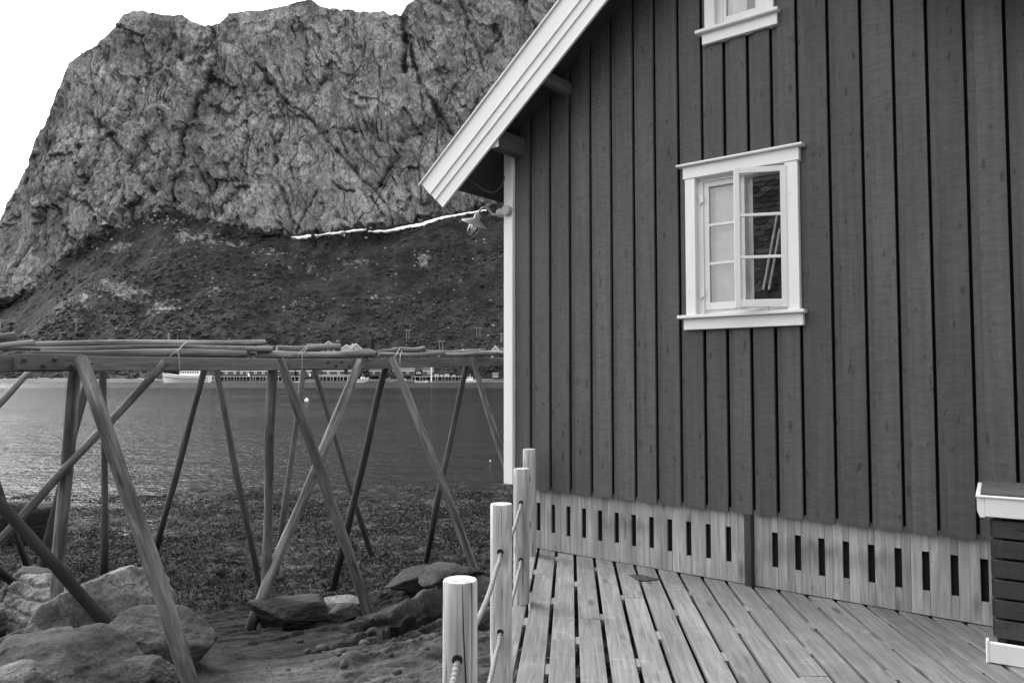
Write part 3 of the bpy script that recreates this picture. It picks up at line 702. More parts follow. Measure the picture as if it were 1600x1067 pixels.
# ------------------------------------------------------------------ rail posts and ropes
PB = {'A': (720, 2.42, .0545), 'B': (783.5, 3.86, .0555), 'C': (814.5, 5.35, .0555), 'D': (827, 6.80, .058)}
POSTLAB = {'A': 'nearest round pine post with long drying crack, cut by the bottom of the frame', 'B': 'second nearest pine post, standing above the cracked one',
           'C': 'third pine post whose foot stands on the deck edge', 'D': 'farthest pine post standing against the slotted skirting'}
postc = {}
for k, (px, Y, r) in PB.items():
    x = (px - 800) / FPX * Y / 1.0
    q = np.array([x, Y, 0]); postc[k] = (q, r)
    t = thing('rail_post', POSTLAB[k], 'post', (x, Y, 0), 'rail posts along the deck edge')
    mb = MB(); top = .92
    zs = [-.001, .2, .5, .8, top - .006, top]; rr = [r, r * 1.0, r * .995, r * .99, r * .99, r * .94]
    if k in 'AB': zs[0] = -.001
    mb.tube([(x, Y, z_) for z_ in zs], rr, 32, wob=.02, seed=ord(k)); obj('shaft', mb, M['post'], t, smooth=40)
    if k == 'A':
        # the long drying crack facing the camera
        pth = []
        for i, (px_, py_) in enumerate([(725.5, 914), (726, 945), (727, 985), (729, 1025), (731, 1067), (732, 1100)]):
            rel = (px_ - 720) / 27 * r; pth.append((x + rel, Y - math.sqrt(r * r - rel * rel) * 1.0 + .0005, at(px_, py_, Y - r)[2]))
        mb = MB(); mb.tube(pth, [.0009, .0016, .0019, .0022, .0026, .0026], 6); obj('drying_crack', mb, M['hole'], t)
    for zz in (.69, .302):
        c = np.array([x, Y, zz]) - DF * (r - .004) + np.array([0, 0, .001])
        mb = MB(); mb.lathe([(0, .0045), (.0165, .0045), (.0165, -.004)], c, -DF, 18)
        if k != 'D': obj('rope_hole', mb, M['hole'], t)
nxt = postc['A'][0] * 2 - postc['B'][0]
def rope(zz, label, sag):
    P_ = []
    chain = [nxt, postc['A'][0], postc['B'][0], postc['C'][0], postc['D'][0]]
    for i in range(4):
        a, b = chain[i], chain[i + 1]          # the rope leaves b on its near side, droops at once and rises gently to a
        for t in [0, .03, .06, .1, .2, .3, .4, .5, .6, .7, .8, .86, .90, .93, .955, .965, .98]:
            q = a + (b - a) * t
            s_ = sag * (math.sin(math.pi * min(1, t / .93) ** 1.3) if t < .93 else 0) if i < 3 else sag * .3 * math.sin(math.pi * t)
            lip = .03 * math.exp(-((t - .91) / .05) ** 2)
            P_.append((q[0], q[1], zz - s_ - lip))
    P_.append(tuple(chain[-1] + np.array([0, 0, zz])))
    mb = MB(); mb.tube(P_, .0112, 12); o = obj('rope', mb, M['rope'], None, smooth=60, loc=P_[0]); tag(o, label, 'rope', 'ropes strung through the rail posts')
rope(.69, 'upper thick rope sagging between the pine rail posts', .055)
rope(.302, 'lower thick rope sagging between the pine rail posts', .05)

# ------------------------------------------------------------------ cabin (own frame: x along the gable wall, y into the house, z up)
ROTZ = math.atan2(WU[1], WU[0])
cabin = thing('cabin', 'dark painted timber cabin with white bargeboard and open casement window above the deck', 'cabin', WO, None, ROTZ)
def wp(s, o, z): return WO + WU * s + WN * o + np.array([0, 0, z])
SL, SR, RID = -.25, 4.15, 1.95; SLOPE = .79; ZB = .535
def roofline(s): return 3.164 + SLOPE * ((s if s < RID else 2 * RID - s) + .788)      # lower edge of the bargeboard
def soffit(s): return roofline(s) + .255
def rooftop(s): return roofline(s) + .44
LINES = [-.075, .147, .365, .584, .795, 1.015, 1.215, 1.429, 1.634, 1.821, 2.01, 2.192, 2.381, 2.6, 2.821, 3.027, 3.23, 3.449, 3.668, 3.88, 4.09]
OPEN = [(1.575, 2.315, 2.0, 3.17), (1.745, 2.17, 4.24, 5.02)]
mb = MB()
def plank(s0, s1, y0, y1, rnd):
    segs = [(ZB + random.uniform(-.004, .003), None)]
    for (o0, o1, z0, z1) in OPEN:
        if s1 > o0 and s0 < o1:
            segs[-1] = (segs[-1][0], z0); segs.append((z1, None))
    for z0, z1 in segs:
        if z1 is not None:
            mb.box(s0, s1, y0, y1, z0, z1, axis=2, rnd=rnd, bev=.003)
        else:
            za, zb_ = soffit(s0), soffit(s1)
            v = np.array([(s0, y0, z0), (s1, y0, z0), (s1, y1, z0), (s0, y1, z0), (s0, y0, za), (s1, y0, zb_), (s1, y1, zb_), (s0, y1, za)])
            mb.add(v, [(0, 3, 2, 1), (4, 5, 6, 7), (0, 1, 5, 4), (1, 2, 6, 5), (2, 3, 7, 6), (3, 0, 4, 7)], v[:, [2, 0, 1]], rnd)
prev = SL
for i, l in enumerate(LINES + [SR]):
    d = l - prev; last = i == len(LINES)
    g0 = prev + (.0 if i == 0 else .017); split = prev + .30 * d
    r1, r2 = random.random(), random.random()
    if g0 < split: plank(g0, split + .003, .016, .036, r1)
    plank(split, l - .002, 0, .024, r2)
    prev = l
obj('cladding', mb, M['cladding'], cabin, local=True)
mb = MB()       # black sheet as painted shade behind boards and slots, cut round the window openings
def gable_poly(s0, s1, z0, y, zt=None):
    mb.quad([(s0, y, z0), (s1, y, z0), (s1, y, zt if zt else soffit(s1) - .01), (s0, y, zt if zt else soffit(s0) - .01)])
cuts = [SL, 1.575, 1.745, RID, 2.17, 2.315, SR]
for s0, s1 in zip(cuts[:-1], cuts[1:]):
    inl = 1.575 <= s0 and s1 <= 2.315; inu = 1.745 <= s0 and s1 <= 2.17
    z = .02
    if inl: gable_poly(s0, s1, z, .09, 2.0); z = 3.17
    if inu: gable_poly(s0, s1, z, .09, 4.24); z = 5.02
    gable_poly(s0, s1, z, .09)
obj('shade_backing', mb, M['black'], cabin, local=True)
# skirting with slots
mb = MB(); SP = [-.01 + .1645 * i for i in range(-1, 13)] + [2.157, 2.324, 2.489, 2.653, 2.818, 2.985, 3.15, 3.315, 3.48, 3.65, 3.81, 3.97]
SP = [s for s in SP if abs(s - 1.969) > .05]
Y0, Y1 = .044, .066
slot = .044
edges = []
for i, s in enumerate(SP):
    a, b = s - slot / 2, s + slot / 2
    zlo, zhi = .152 + random.uniform(-.008, .01), .413
    mb.box(a + .0007, b - .0007, Y0 + random.uniform(0, .002), Y1, -.02 if 0 else .002, zlo, axis=2, bev=.001)
    mb.box(a + .0007, b - .0007, Y0 + random.uniform(0, .002), Y1, zhi, .56, axis=2, bev=.001)
    nx = SP[i + 1] - slot / 2 if i + 1 < len(SP) else SR
    b0 = b
    pieces = [(b0, nx)]
    if nx - b0 > .2: pieces = [(b0, 1.938), (2.0, nx)]
    for (p0, p1) in pieces:
        md = p0 + (p1 - p0) * random.choice([.5, .55, .45])
        for q0, q1 in ((p0, md), (md, p1)): mb.box(q0 + .0004, q1 - .0004, Y0 + random.uniform(0, .003), Y1, .002, .56, axis=2, bev=.001)
obj('skirting', mb, M['skirt'], cabin, local=True)
mb = MB(); mb.box(1.9405, 1.9975, -.004, .06, .001, .533, axis=2, bev=.006); obj('skirting_post', mb, M['oldpost'], cabin, local=True)
# side walls, back wall, floor so that the room is closed and dark
DEP = 6.2
mb = MB()
for k in range(30):
    y0 = .07 + k * .205; mb.box(SL - .03, SL, y0, y0 + .185, -.7 if 0 else .45, soffit(SL) + .02, axis=2, bev=.003); mb.box(SR, SR + .03, y0, y0 + .185, .45, soffit(SL) + .02, axis=2, bev=.003)
mb.box(SL, SL + .02, .07, DEP, -.9, soffit(SL), axis=2); mb.box(SR - .02, SR, .07, DEP, -.9, soffit(SL), axis=2)
obj('side_cladding', mb, M['cladding'], cabin, local=True)
mb = MB(); mb.prism([(SL + .03, .5), (SR - .03, .5), (SR - .03, soffit(SR)), (RID, soffit(RID)), (SL + .03, soffit(SL))], DEP - .05, DEP); obj('back_wall', mb, M['interior'], cabin, local=True)
mb = MB(); mb.box(SL + .03, SR - .03, .09, DEP - .06, .47, .5); mb.box(SL + .03, SR - .03, .09, DEP - .06, 3.5, 3.55)
mb.box(SL + .03, SR - .03, 2.6, 2.65, .52, 3.48); mb.box(SL + .03, SR - .03, 2.6, 2.65, 3.56, 4.0); obj('room', mb, M['interior'], cabin, local=True)
# roof: slabs, bargeboards in three stepped strips, drip edge
mb = MB()
for sg in (1, -1):
    s0, s1 = -.83, RID
    f = (lambda s: s) if sg == 1 else (lambda s: 2 * RID - s)
    mb.prism([(f(s0), soffit(s0)), (f(s1), soffit(s1)), (f(s1), rooftop(s1) - .012), (f(-.985) , rooftop(-.985) - .012)], -.395, DEP + .4)
obj('roof', mb, M['soffit'], cabin, local=True)
C1 = (np.array([-1.037, 3.418]), np.array([-.788, 3.164]))       # cut end, top and bottom corner
DIRS = np.array([1, SLOPE]) / math.hypot(1, SLOPE)
def strip(f0, f1, y0, y1, name, mat=None, parent=None):
    b = MB()
    for sg in (1, -1):
        p = [C1[0] + (C1[1] - C1[0]) * f0, C1[0] + (C1[1] - C1[0]) * f1]
        q = []
        for e in p: q.append(e + DIRS * ((RID - e[0]) / DIRS[0]))
        prof = [p[1], q[1], q[0], p[0]]
        if sg == -1: prof = [(2 * RID - x, z) for x, z in prof]
        b.prism([tuple(t) for t in prof], y0, y1)
        b.gc[-1] = b.gc[-1] @ np.array([[DIRS[0], 0, DIRS[1]], [0, 1, 0], [DIRS[1], 0, -DIRS[0]]]).T
    return obj(name, b, mat or M['white'], cabin if parent is None else parent, local=True)
strip(.0, .447, -.452, -.402, 'bargeboard'); strip(.449, .672, -.437, -.402, 'bargeboard'); strip(.674, 1.0, -.422, -.398, 'bargeboard')
mb = MB()
for sg in (1, -1):
    e0 = C1[0] - DIRS * .02; up = np.array([-DIRS[1], DIRS[0]])
    e1 = e0 + DIRS * ((RID - e0[0]) / DIRS[0])
    prof = [tuple(e0 + up * .002), tuple(e1 + up * .002), tuple(e1 + up * .014), tuple(e0 + up * .014)]
    if sg == -1: prof = [(2 * RID - x, z) for x, z in prof]
    mb.prism(prof, -.475, -.30)
obj('drip_edge', mb, M['white'], cabin, local=True)
mb = MB(); mb.box(-.25, -.13, -.385, .03, soffit(-.25) - .215, soffit(-.25) - .045, axis=1, bev=.008); obj('purlin', mb, M['purlin'], cabin, local=True)
mb = MB(); mb.tube([(.335, -.385, soffit(.335) - .14), (.335, .05, soffit(.335) - .14)], .064, 16); obj('purlin', mb, M['purlin'], cabin, local=True, smooth=50)
mb = MB(); mb.tube([(1.35, -.385, soffit(1.35) - .14), (1.35, .05, soffit(1.35) - .14)], .062, 16); obj('purlin', mb, M['purlin'], cabin, local=True, smooth=50)
# white purlin end caps
mb = MB(); mb.box(-.252, -.128, -.392, -.386, soffit(-.25) - .217, soffit(-.25) - .12, bev=.002); obj('purlin_cap', mb, M['white'], cabin, local=True)
# corner board
mb = MB(); mb.box(-.362, -.256, -.026, .02, .565, 3.79, axis=2, bev=.004); obj('corner_board', mb, M['white'], cabin, local=True)
mb = MB(); mb.box(SR + .006, SR + .112, -.026, .02, .565, 3.79, axis=2, bev=.004); obj('corner_board', mb, M['white'], cabin, local=True)
mb = MB(); mb.box(-.29, -.256, -.034, -.027, 3.5, 3.8, axis=2, bev=.002); obj('flashing', mb, M['white'], cabin, local=True)
# hanging cable under the eave
P_ = []; mb = MB()
for px_, py_ in [(731, 278), (737, 282), (745, 289), (753, 295.5), (761, 300), (769, 301.5), (776, 299), (782, 293), (786, 286), (788, 276)]:
    q = at(px_, py_, 7.05) - WO; P_.append((q @ WU, -(q @ WN), q[2]))
mb.tube(P_, .008, 8); obj('cable', mb, M['cable'], cabin, local=True, smooth=60)

# windows
def window(sc0, sc1, zs, zt, capL, capR, sillL, sillR, apL, apR, rows, open_right, label):
    """casing inner edges sc0/sc1, sill top zs, head bottom zt"""
    cw = .084; b = MB(); fr = .045; mid = (sc0 + sc1) / 2
    b.box(sc0 - .012, sc0 + fr, .0305, .13, zs + .002, zt + .06, axis=2); b.box(sc1 - fr, sc1 + .012, .0305, .13, zs + .002, zt + .06, axis=2)
    b.box(sc0 + fr, sc1 - fr, .0305, .13, zt - .03, zt + .06, axis=0); b.box(sc0 + fr, sc1 - fr, .061, .13, zs - .02, zs + .04, axis=0)
    if open_right: b.box(mid - .022, mid + .022, .045, .12, zs + .04, zt - .03, axis=2)
    wo = obj('window', b, M['white'], cabin, local=True); wo['label'] = label
    b = MB(); b.box(sc0 - cw, sc0, -.026, .03, zs + .003, zt, axis=2, bev=.003); obj('casing', b, M['white'], wo, local=True)
    b = MB(); b.box(sc1, sc1 + cw + .01, -.026, .03, zs + .003, zt, axis=2, bev=.003); obj('casing', b, M['white'], wo, local=True)
    b = MB(); b.box(sc0 - cw - .012, sc1 + cw + .022, -.034, .03, zt + .001, zt + .098, axis=0, bev=.003); obj('header_board', b, M['white'], wo, local=True)
    b = MB(); b.box(capL, capR, -.068, .03, zt + .1, zt + .118, axis=0, bev=.004); obj('drip_cap', b, M['white'], wo, local=True)
    b = MB(); b.box(sillL, sillR, -.07, .06, zs - .026, zs, axis=0, bev=.004); obj('sill', b, M['white'], wo, local=True)
    b = MB(); b.box(apL, apR, -.032, .03, zs - .115, zs - .028, axis=0, bev=.003); obj('apron', b, M['white'], wo, local=True)
    def sash(w_, z0, z1, nrow, name, fn):
        st, th = .042, .034
        b = MB(); b.box(0, st, 0, th, z0, z1, axis=2, bev=.003, fn=fn); b.box(w_ - st, w_, 0, th, z0, z1, axis=2, bev=.003, fn=fn)
        b.box(st, w_ - st, .001, th - .001, z0, z0 + .058, axis=0, bev=.003, fn=fn); b.box(st, w_ - st, .001, th - .001, z1 - .042, z1, axis=0, bev=.003, fn=fn)
        hs = (z1 - .042 - z0 - .058) / nrow
        for k in range(1, nrow): zc = z0 + .058 + hs * k; b.box(st, w_ - st, .004, th - .004, zc - .011, zc + .011, axis=0, bev=.003, fn=fn)
        so = obj(name, b, M['white'], wo, local=True)
        for k in range(nrow):
            za, zb_ = z0 + .058 + hs * k, z0 + .058 + hs * (k + 1)
            b = MB(); b.box(st - .004, w_ - st + .004, .015, .019, za + (0 if k == 0 else .009), zb_ - .009, fn=fn); obj('pane', b, M['glass'], wo, local=True)
        return so
    return wo, sash, mid
wo, sash, mid = window(1.588, 2.298, 2.045, 3.134, 1.447, 2.436, 1.446, 2.432, 1.486, 2.413, 3, True, 'lower window with its right casement swung open')
def left_fn(v): v = v.copy(); v[:, 0] += 1.633; v[:, 1] += .045; return v
sash(.312, 2.085, 3.105, 3, 'sash', left_fn)
OA = math.radians(24)
def right_fn(v):
    """hinged at the right jamb, left edge swung outward"""
    x = v[:, 0] - .372; y = v[:, 1]; c, s_ = math.cos(OA), math.sin(OA)
    return np.stack([2.312 + x * c - y * s_, -.032 + x * s_ + y * c, v[:, 2]], 1)
so = sash(.372, 2.07, 3.112, 3, 'sash', right_fn)
for z_ in (2.22, 2.97):
    b = MB(); b.tube([(1.612, .018, z_ - .045), (1.612, .018, z_ + .045)], .009, 8); b.box(1.612, 1.64, .0145, .026, z_ - .03, z_ + .03); obj('hinge', b, M['white'], wo, local=True)
b = MB(); b.tube([(1.80, .0, 2.052), (2.0, -.02, 2.056), (2.16, -.03, 2.056)], .006, 8); b.box(1.78, 1.82, -.008, .03, 2.047, 2.054); b.box(2.08, 2.17, -.045, -.02, 2.047, 2.066); obj('window_stay', b, M['white'], wo, local=True)
def curtain(s0, s1, z0, z1, y, parent, amp=.022):
    n = 60; b = MB(); t = np.linspace(0, 1, n); xs_ = s0 + (s1 - s0) * t
    yy = y + amp * np.sin(t * 25) * (.6 + .4 * np.sin(t * 7 + 1))
    v = np.concatenate([np.stack([xs_, yy, np.full(n, z0)], 1), np.stack([xs_, yy, np.full(n, z1)], 1)])
    b.add(v, [(i, i + 1, n + i + 1, n + i) for i in range(n - 1)]); return obj('curtain', b, M['curtain'], parent, local=True, smooth=True)
curtain(1.637, 2.0, 2.09, 3.1, .127, wo, .005)
wo2, sash2, mid2 = window(1.771, 2.142, 4.30, 5.0, 1.62, 2.29, 1.625, 2.28, 1.669, 2.263, 2, False, 'small upper window cut by the top of the frame')
def up_fn(v): v = v.copy(); v[:, 0] += 1.80; v[:, 1] += .04; return v
sash2(.315, 4.335, 4.975, 2, 'sash', up_fn)
curtain(1.81, 1.99, 4.345, 4.965, .095, wo2, .006)

# ------------------------------------------------------------------ barn lamp on the corner
def lp(d, z, o=0): return WO + WU * (-.31 - d) + WN * o + np.array([0, 0, z])
ZL = 3.13
lampo = thing('wall_lamp', 'galvanised barn lamp with cone shade hanging from the white corner board', 'lamp', lp(0, ZL))
b = MB(); b.lathe([(0, .052), (.046, .052), (.05, .046), (.05, 0)], lp(-.005, ZL, .026), WN, 24); b.lathe([(.0, .0), (.045, 0), (.047, .05), (.04, .085), (.0, .087)], lp(.052, ZL, .0), -WU, 20)
obj('junction_box', b, M['steel'], lampo, smooth=40)
b = MB(); AP = [(.135, .0), (.18, -.008), (.225, .012), (.265, .06), (.31, .088), (.355, .08), (.385, .045), (.392, .015)]
b.tube([lp(d, ZL + z_) for d, z_ in AP], .011, 10); obj('arm', b, M['steel'], lampo, smooth=60)
ax = np.array([-.36, .28, -.9]); ax /= np.linalg.norm(ax)
c0 = lp(.395, ZL + .025)
b = MB(); b.lathe([(.0, 0), (.026, .0), (.032, .008), (.034, .045), (.04, .052), (.134, .098), (.136, .103), (.040, .062), (.0, .062)], c0, ax, 28); obj('shade', b, M['steel'], lampo, smooth=35)
b = MB(); b.lathe([(.044, .078), (.047, .12), (.047, .18), (.034, .203), (.0, .21)], c0, ax, 20); obj('glass_jar', b, M['glass'], lampo, smooth=50)
b = MB()
for k in range(4):
    a_ = k * math.pi / 2; e1 = np.cross(ax, (0, 1, 0)); e1 /= np.linalg.norm(e1); e2 = np.cross(ax, e1); dr = math.cos(a_) * e1 + math.sin(a_) * e2
    b.tube([c0 + ax * .08 + dr * .052, c0 + ax * .18 + dr * .052, c0 + ax * .212 + dr * .03, c0 + ax * .218], .0028, 6)
obj('guard', b, M['steel'], lampo, smooth=60)
b = MB(); b.lathe([(0, .08), (.014, .085), (.024, .12), (.022, .15), (0, .165)], c0, ax, 14); obj('bulb', b, M['curtain'], lampo, smooth=60)

# ------------------------------------------------------------------ slatted box by the wall
BA = math.radians(-32.5); BQ = floor(1553, 1034)
box = thing('storage_box', 'dark slatted storage box with white top rail and white foot board on the deck', 'box', BQ, None, BA)
BLX, BDY = 1.5, .56
mb = MB()
for k in range(6):
    z0 = .135 + k * .108; r_ = random.random()
    mb.box(.012, BLX - .012, 0, .022, z0, z0 + .094, axis=0, rnd=r_, bev=.003); mb.box(.0, .02, .03, BDY, z0, z0 + .094, axis=1, rnd=r_, bev=.003)
obj('slats', mb, M['slatpaint'], box, local=True)
mb = MB(); mb.box(.03, BLX - .03, .04, BDY - .02, .01, .80); obj('inner_bin', mb, M['black'], box, local=True)
for x_ in (.02, BLX - .06): mb = MB(); mb.box(x_, x_ + .04, .023, .039, .02, .8, axis=2); obj('corner_post', mb, M['slatpaint'], box, local=True)
mb = MB(); mb.box(-.02, BLX + .02, -.03, -.002, .003, .112, axis=0, bev=.004); mb.box(-.035, -.0205, -.034, .03, .003, .118, axis=2, bev=.003); obj('foot_board', mb, M['white'], box, local=True)
mb = MB(); mb.box(-.02, BLX + .02, -.034, -.004, .79, .893, axis=0, bev=.004)
mb.prism([(-.058, .892), (-.0215, .892), (-.0215, .785), (-.045, .785), (-.058, .82)], -.03, .05); obj('top_rail', mb, M['white'], box, local=True)
mb = MB(); mb.box(-.062, BLX + .04, -.045, BDY + .01, .8935, .905, bev=.003); obj('lid_edge', mb, M['white'], box, local=True)
mb = MB(); mb.box(-.04, BLX + .02, -.018, BDY - .01, .9055, .92, axis=0, bev=.003); obj('lid', mb, M['cladding'], box, local=True)
mb = MB(); mb.box(.22, BLX, BDY - .008, BDY + .012, .9055, .945, axis=0, bev=.003); obj('back_rail', mb, M['white'], box, local=True)

# ------------------------------------------------------------------ mountain across the fjord
SKX = [-700, -520, -330, -150, -60, 0, 12, 30, 45, 62, 75, 95, 104, 125, 150, 172, 190, 206, 222, 240, 262, 286, 300, 318, 340, 360, 385, 410, 440, 470, 487, 500, 520, 545, 575, 600, 612, 625, 645, 680, 720, 780, 850, 950, 1100, 1300, 1500]
SKY_ = [600, 590, 560, 500, 425, 347, 318, 290, 250, 215, 185, 130, 105, 88, 72, 48, 28, 17, 15, 22, 25, 24, 34, 42, 38, 22, 17, 16, 9, 3, 0, 10, 15, 14, 20, 19, 27, 20, 4, -18, -30, -45, -60, -70, -40, 60, 180]
CBX = [-700, -330, -150, -40, 0, 30, 60, 95, 120, 160, 200, 245, 262, 290, 330, 380, 430, 480, 520, 580, 640, 690, 730, 800, 900, 1100, 1500]
CBY = [602, 592, 560, 510, 478, 462, 440, 412, 390, 370, 350, 332, 326, 334, 346, 356, 362, 366, 362, 354, 348, 338, 330, 312, 300, 310, 380]
xs = np.concatenate([np.linspace(-700, -60, 40)[:-1], np.linspace(-60, 880, 760), np.linspace(890, 1500, 40)])
YS0, YCB, YTOP = 566.0, 880.0, 1060.0
NT_, NC_ = 230, 400
SHORE = 596.8
skyl = np.interp(xs, SKX, SKY_); cbl = np.interp(xs, CBX, CBY)
cbl = np.maximum(cbl, skyl + 2)
tt = np.linspace(0, 1, NT_)[:, None]; tc = np.linspace(0, 1, NC_)[1:, None]
pyt = SHORE + (cbl[None] - SHORE) * (tt ** 1.0); Yt = YS0 + (YCB - YS0) * tt + 0 * xs[None]
frac = np.clip((cbl - skyl) / 330, .12, 1.1)[None]
pyc = cbl[None] + (skyl - cbl)[None] * tc; Yc = YCB + (YTOP - YCB) * frac * tc ** 1.15
PY = np.concatenate([pyt, pyc]); YY = np.concatenate([Yt, Yc]); XX = np.repeat(xs[None], len(PY), 0)
a_, b_ = (XX - 800) / FPX, (533.5 - PY) / FPX; dy_, dz_ = CT - ST * b_, ST + CT * b_; k_ = YY / dy_
MX, MY, MZ = a_ * k_, YY.copy(), CAMZ + dz_ * k_
MZ[:6] = np.minimum(MZ[:6], np.array([-4, -2.2, -1.2, -.6, -.1, .4])[:, None])
cliff = np.concatenate([sstep(.9, 1.0, tt) * np.ones_like(Yt), np.ones_like(Yc)])
edge = np.concatenate([0 * Yt, sstep(1, .985, tc) * np.ones_like(Yc)])
# dark ramps, gullies and cracks seen on the face (photo px polylines -> carved along the wall)
GUL = [([(400, 95), (440, 150), (470, 178), (505, 205), (520, 222), (550, 262), (590, 300), (610, 322)], 5, 9, .6), ([(625, 18), (632, 45), (630, 80), (628, 108)], 9, 16, .9),
       ([(632, 60), (655, 120), (680, 170), (705, 205), (725, 225)], 5, 9, .9), ([(330, 45), (345, 90), (300, 175), (285, 205), (275, 260), (262, 320)], 7, 10, .8),
       ([(140, 175), (185, 225), (215, 265), (240, 300)], 7, 8, .7), ([(635, 212), (680, 200)], 3, 6, .5), ([(636, 215), (625, 250), (590, 300)], 6, 7, .8),
       ([(500, 205), (560, 210)], 3, 6, .6), ([(720, 5), (735, 40), (760, 110)], 5, 8, .6), ([(232, 100), (245, 140)], 4, 6, .5), ([(50, 250), (90, 330), (110, 380)], 4, 7, .4),
       ([(340, 345), (300, 240)], 3, 6, .4), ([(20, 430), (60, 360), (70, 330)], 4, 7, .4), ([(455, 340), (430, 270), (440, 200)], 4, 6, .5), ([(270, 55), (285, 70), (265, 100)], 6, 7, .7),
       ([(560, 300), (530, 295), (520, 285)], 4, 6, .6), ([(100, 300), (150, 330), (180, 350)], 3, 6, .5)]
gbreak = .55 + .45 * sstep(-.25, .25, fbm(XX / 18, PY / 18, 0 * MX, 4, 46))
crk = np.zeros_like(MX); gully = np.zeros_like(MX); gmask = np.zeros_like(MX)
wx = XX + 8 * fbm(MX / 30, MZ / 30, 0 * MX, 4, 5); wy = PY + 8 * fbm(MX / 30 + 9, MZ / 30, 0 * MX, 4, 6)
rg = random.Random(12)
for _ in range(170):      # long joints in the rock: leaning right on the left half, falling right or upright on the other
    x0, y0 = rg.uniform(0, 820), rg.uniform(20, 320); sl = rg.gauss(-.35, .25) if x0 < 330 else rg.choice([rg.gauss(.55, .15), rg.gauss(0, .08), rg.gauss(-.5, .2)]); L_ = rg.uniform(25, 110)
    pts = [(x0 + sl * L_ * t + rg.uniform(-4, 4), y0 + L_ * t) for t in (0, .35, .7, 1)]; GUL.append((pts, rg.uniform(1.0, 2.6), rg.uniform(2, 6), rg.uniform(.3, .75)))
gn = fbm(XX / 12, PY / 12, 0 * MX, 4, 44)
for pts, wd, dep, vg in GUL:
    for (x0, y0), (x1, y1) in zip(pts[:-1], pts[1:]):
        L2 = (x1 - x0) ** 2 + (y1 - y0) ** 2
        t = np.clip(((wx - x0) * (x1 - x0) + (wy - y0) * (y1 - y0)) / L2, 0, 1)
        wdm = wd * .62 * (1 + .7 * gn)
        d = np.hypot(wx - x0 - t * (x1 - x0), wy - y0 - t * (y1 - y0))
        crk = np.maximum(crk, gbreak * np.exp(-(d / np.maximum(.55, wdm * .7)) ** 2))
        gully = np.maximum(gully, dep * .8 * gbreak * np.exp(-(d / wdm) ** 2) * (1 + .5 * gn)); gmask = np.maximum(gmask, (vg if vg >= .9 else vg * .75) * gbreak * np.exp(-(d / (wdm * 1.5)) ** 2))
a1, b1, c1 = MX, MZ, MY
rot = .35; u_ = MX * math.cos(rot) + MZ * math.sin(rot); v_ = -MX * math.sin(rot) + MZ * math.cos(rot)
zero = 0 * MX
big = fbm(MX / 120, MZ / 150, zero, 3, 11)
d1, d2 = fbm(MX / 30, MZ / 30, zero, 4, 41), fbm(MX / 30 + 7, MZ / 30, zero, 4, 42)
rid = fbm(MX / 38 + .4 * big, MZ / 75, zero, 5, 13, ridged=True)
fa = facets(u_ / 34 + .45 * d1, v_ / 80 + .45 * d2, 51, 2.2); fb = facets(u_ / 12 + .4 * d1, v_ / 26 + .4 * d2, 52, 2.4); fc = facets(u_ / 5.5 + .4 * d1, v_ / 11 + .4 * d2, 53, 2.4); fd = facets(u_ / 2.6 + d1 * .4, v_ / 5 + d2 * .4, 54, 2.4)
blk = fbm(u_ / 16, v_ / 30, zero, 4, 15, ridged=True)
fin = fbm(MX / 5, MZ / 7, zero, 4, 17, ridged=True)
flut = fbm(u_ / 3.2, v_ / 45, zero, 3, 18)
smooth_zone = np.clip(np.exp(-(((XX - 520) / 110) ** 2 + ((PY - 285) / 60) ** 2)) + np.exp(-(((XX - 640) / 60) ** 2 + ((PY - 130) / 55) ** 2)) * .7 + np.exp(-(((XX - 30) / 45) ** 2 + ((PY - 400) / 60) ** 2)), 0, 1)
rgh = 1 - .62 * smooth_zone
eout = np.concatenate([0 * Yt, 1 - .66 * sstep(.9, 1.0, tc) * np.ones_like(Yc)]); eout[:NT_] = 1
disp = 16 * big + 5 * rid + rgh * (5.5 * fa + 2.4 * fb + .9 * fc + .2 * fd + .4 * blk + 1.6 * flut)
MY = MY - cliff * (disp * eout - gully)
MZ = MZ + cliff * rgh * (.6 * fb + .6 * fc + .4 * fd) * eout ** 1.0 * (.45 + .55 * eout) + cliff * .9 * fbm(MX / 9, zero, zero, 4, 23)
hum = (1 - cliff) * np.concatenate([sstep(0.01, .12, tt) * np.ones_like(Yt), 0 * Yc])
MZ = MZ + hum * (15 * fbm(MX / 85, MY / 85, zero, 4, 27) + 2.2 * fbm(MX / 14, MY / 14, zero, 4, 29, ridged=True) + .9 * fbm(MX / 4, MY / 4, zero, 3, 30))
MX = MX + cliff * edge * 1.2 * fbm(MX / 9, MZ / 9, zero, 3, 33)
# vegetation : talus, ledges and gully floors; pale rock outcrops poke through the talus
OUT = [(300, 372, 42, 9, .8), (245, 345, 30, 5, .7), (190, 455, 45, 16, .75), (250, 470, 30, 12, .7), (120, 480, 30, 14, .6), (330, 450, 25, 9, .5), (180, 390, 22, 10, .7), (350, 385, 40, 5, .7), (420, 400, 45, 6, .5), (480, 420, 40, 8, .4), (560, 400, 30, 6, .5), (270, 350, 55, 4, .5), (600, 450, 28, 5, .45), (700, 430, 40, 7, .35), (660, 405, 16, 8, .5), (100, 500, 25, 7, .4), (470, 470, 40, 8, .35)]
outc = np.zeros_like(XX)
for ox, oy, orx, ory, os_ in OUT: outc = np.maximum(outc, os_ * np.exp(-(((wx - ox) / orx) ** 2 + ((wy - oy) / ory) ** 2)))
vn = fbm(XX / 26, PY / 20, zero, 5, 35); vn2 = fbm(XX / 7, PY / 6, zero, 4, 37); vn3 = fbm(XX / 2.5, PY / 2.2, zero, 3, 38)
vt = np.clip(1.05 - 1.25 * sstep(.25, .75, outc * .8 + .5 * vn2 + .25 * vn3 + .1 * vn - .04), 0, 1)
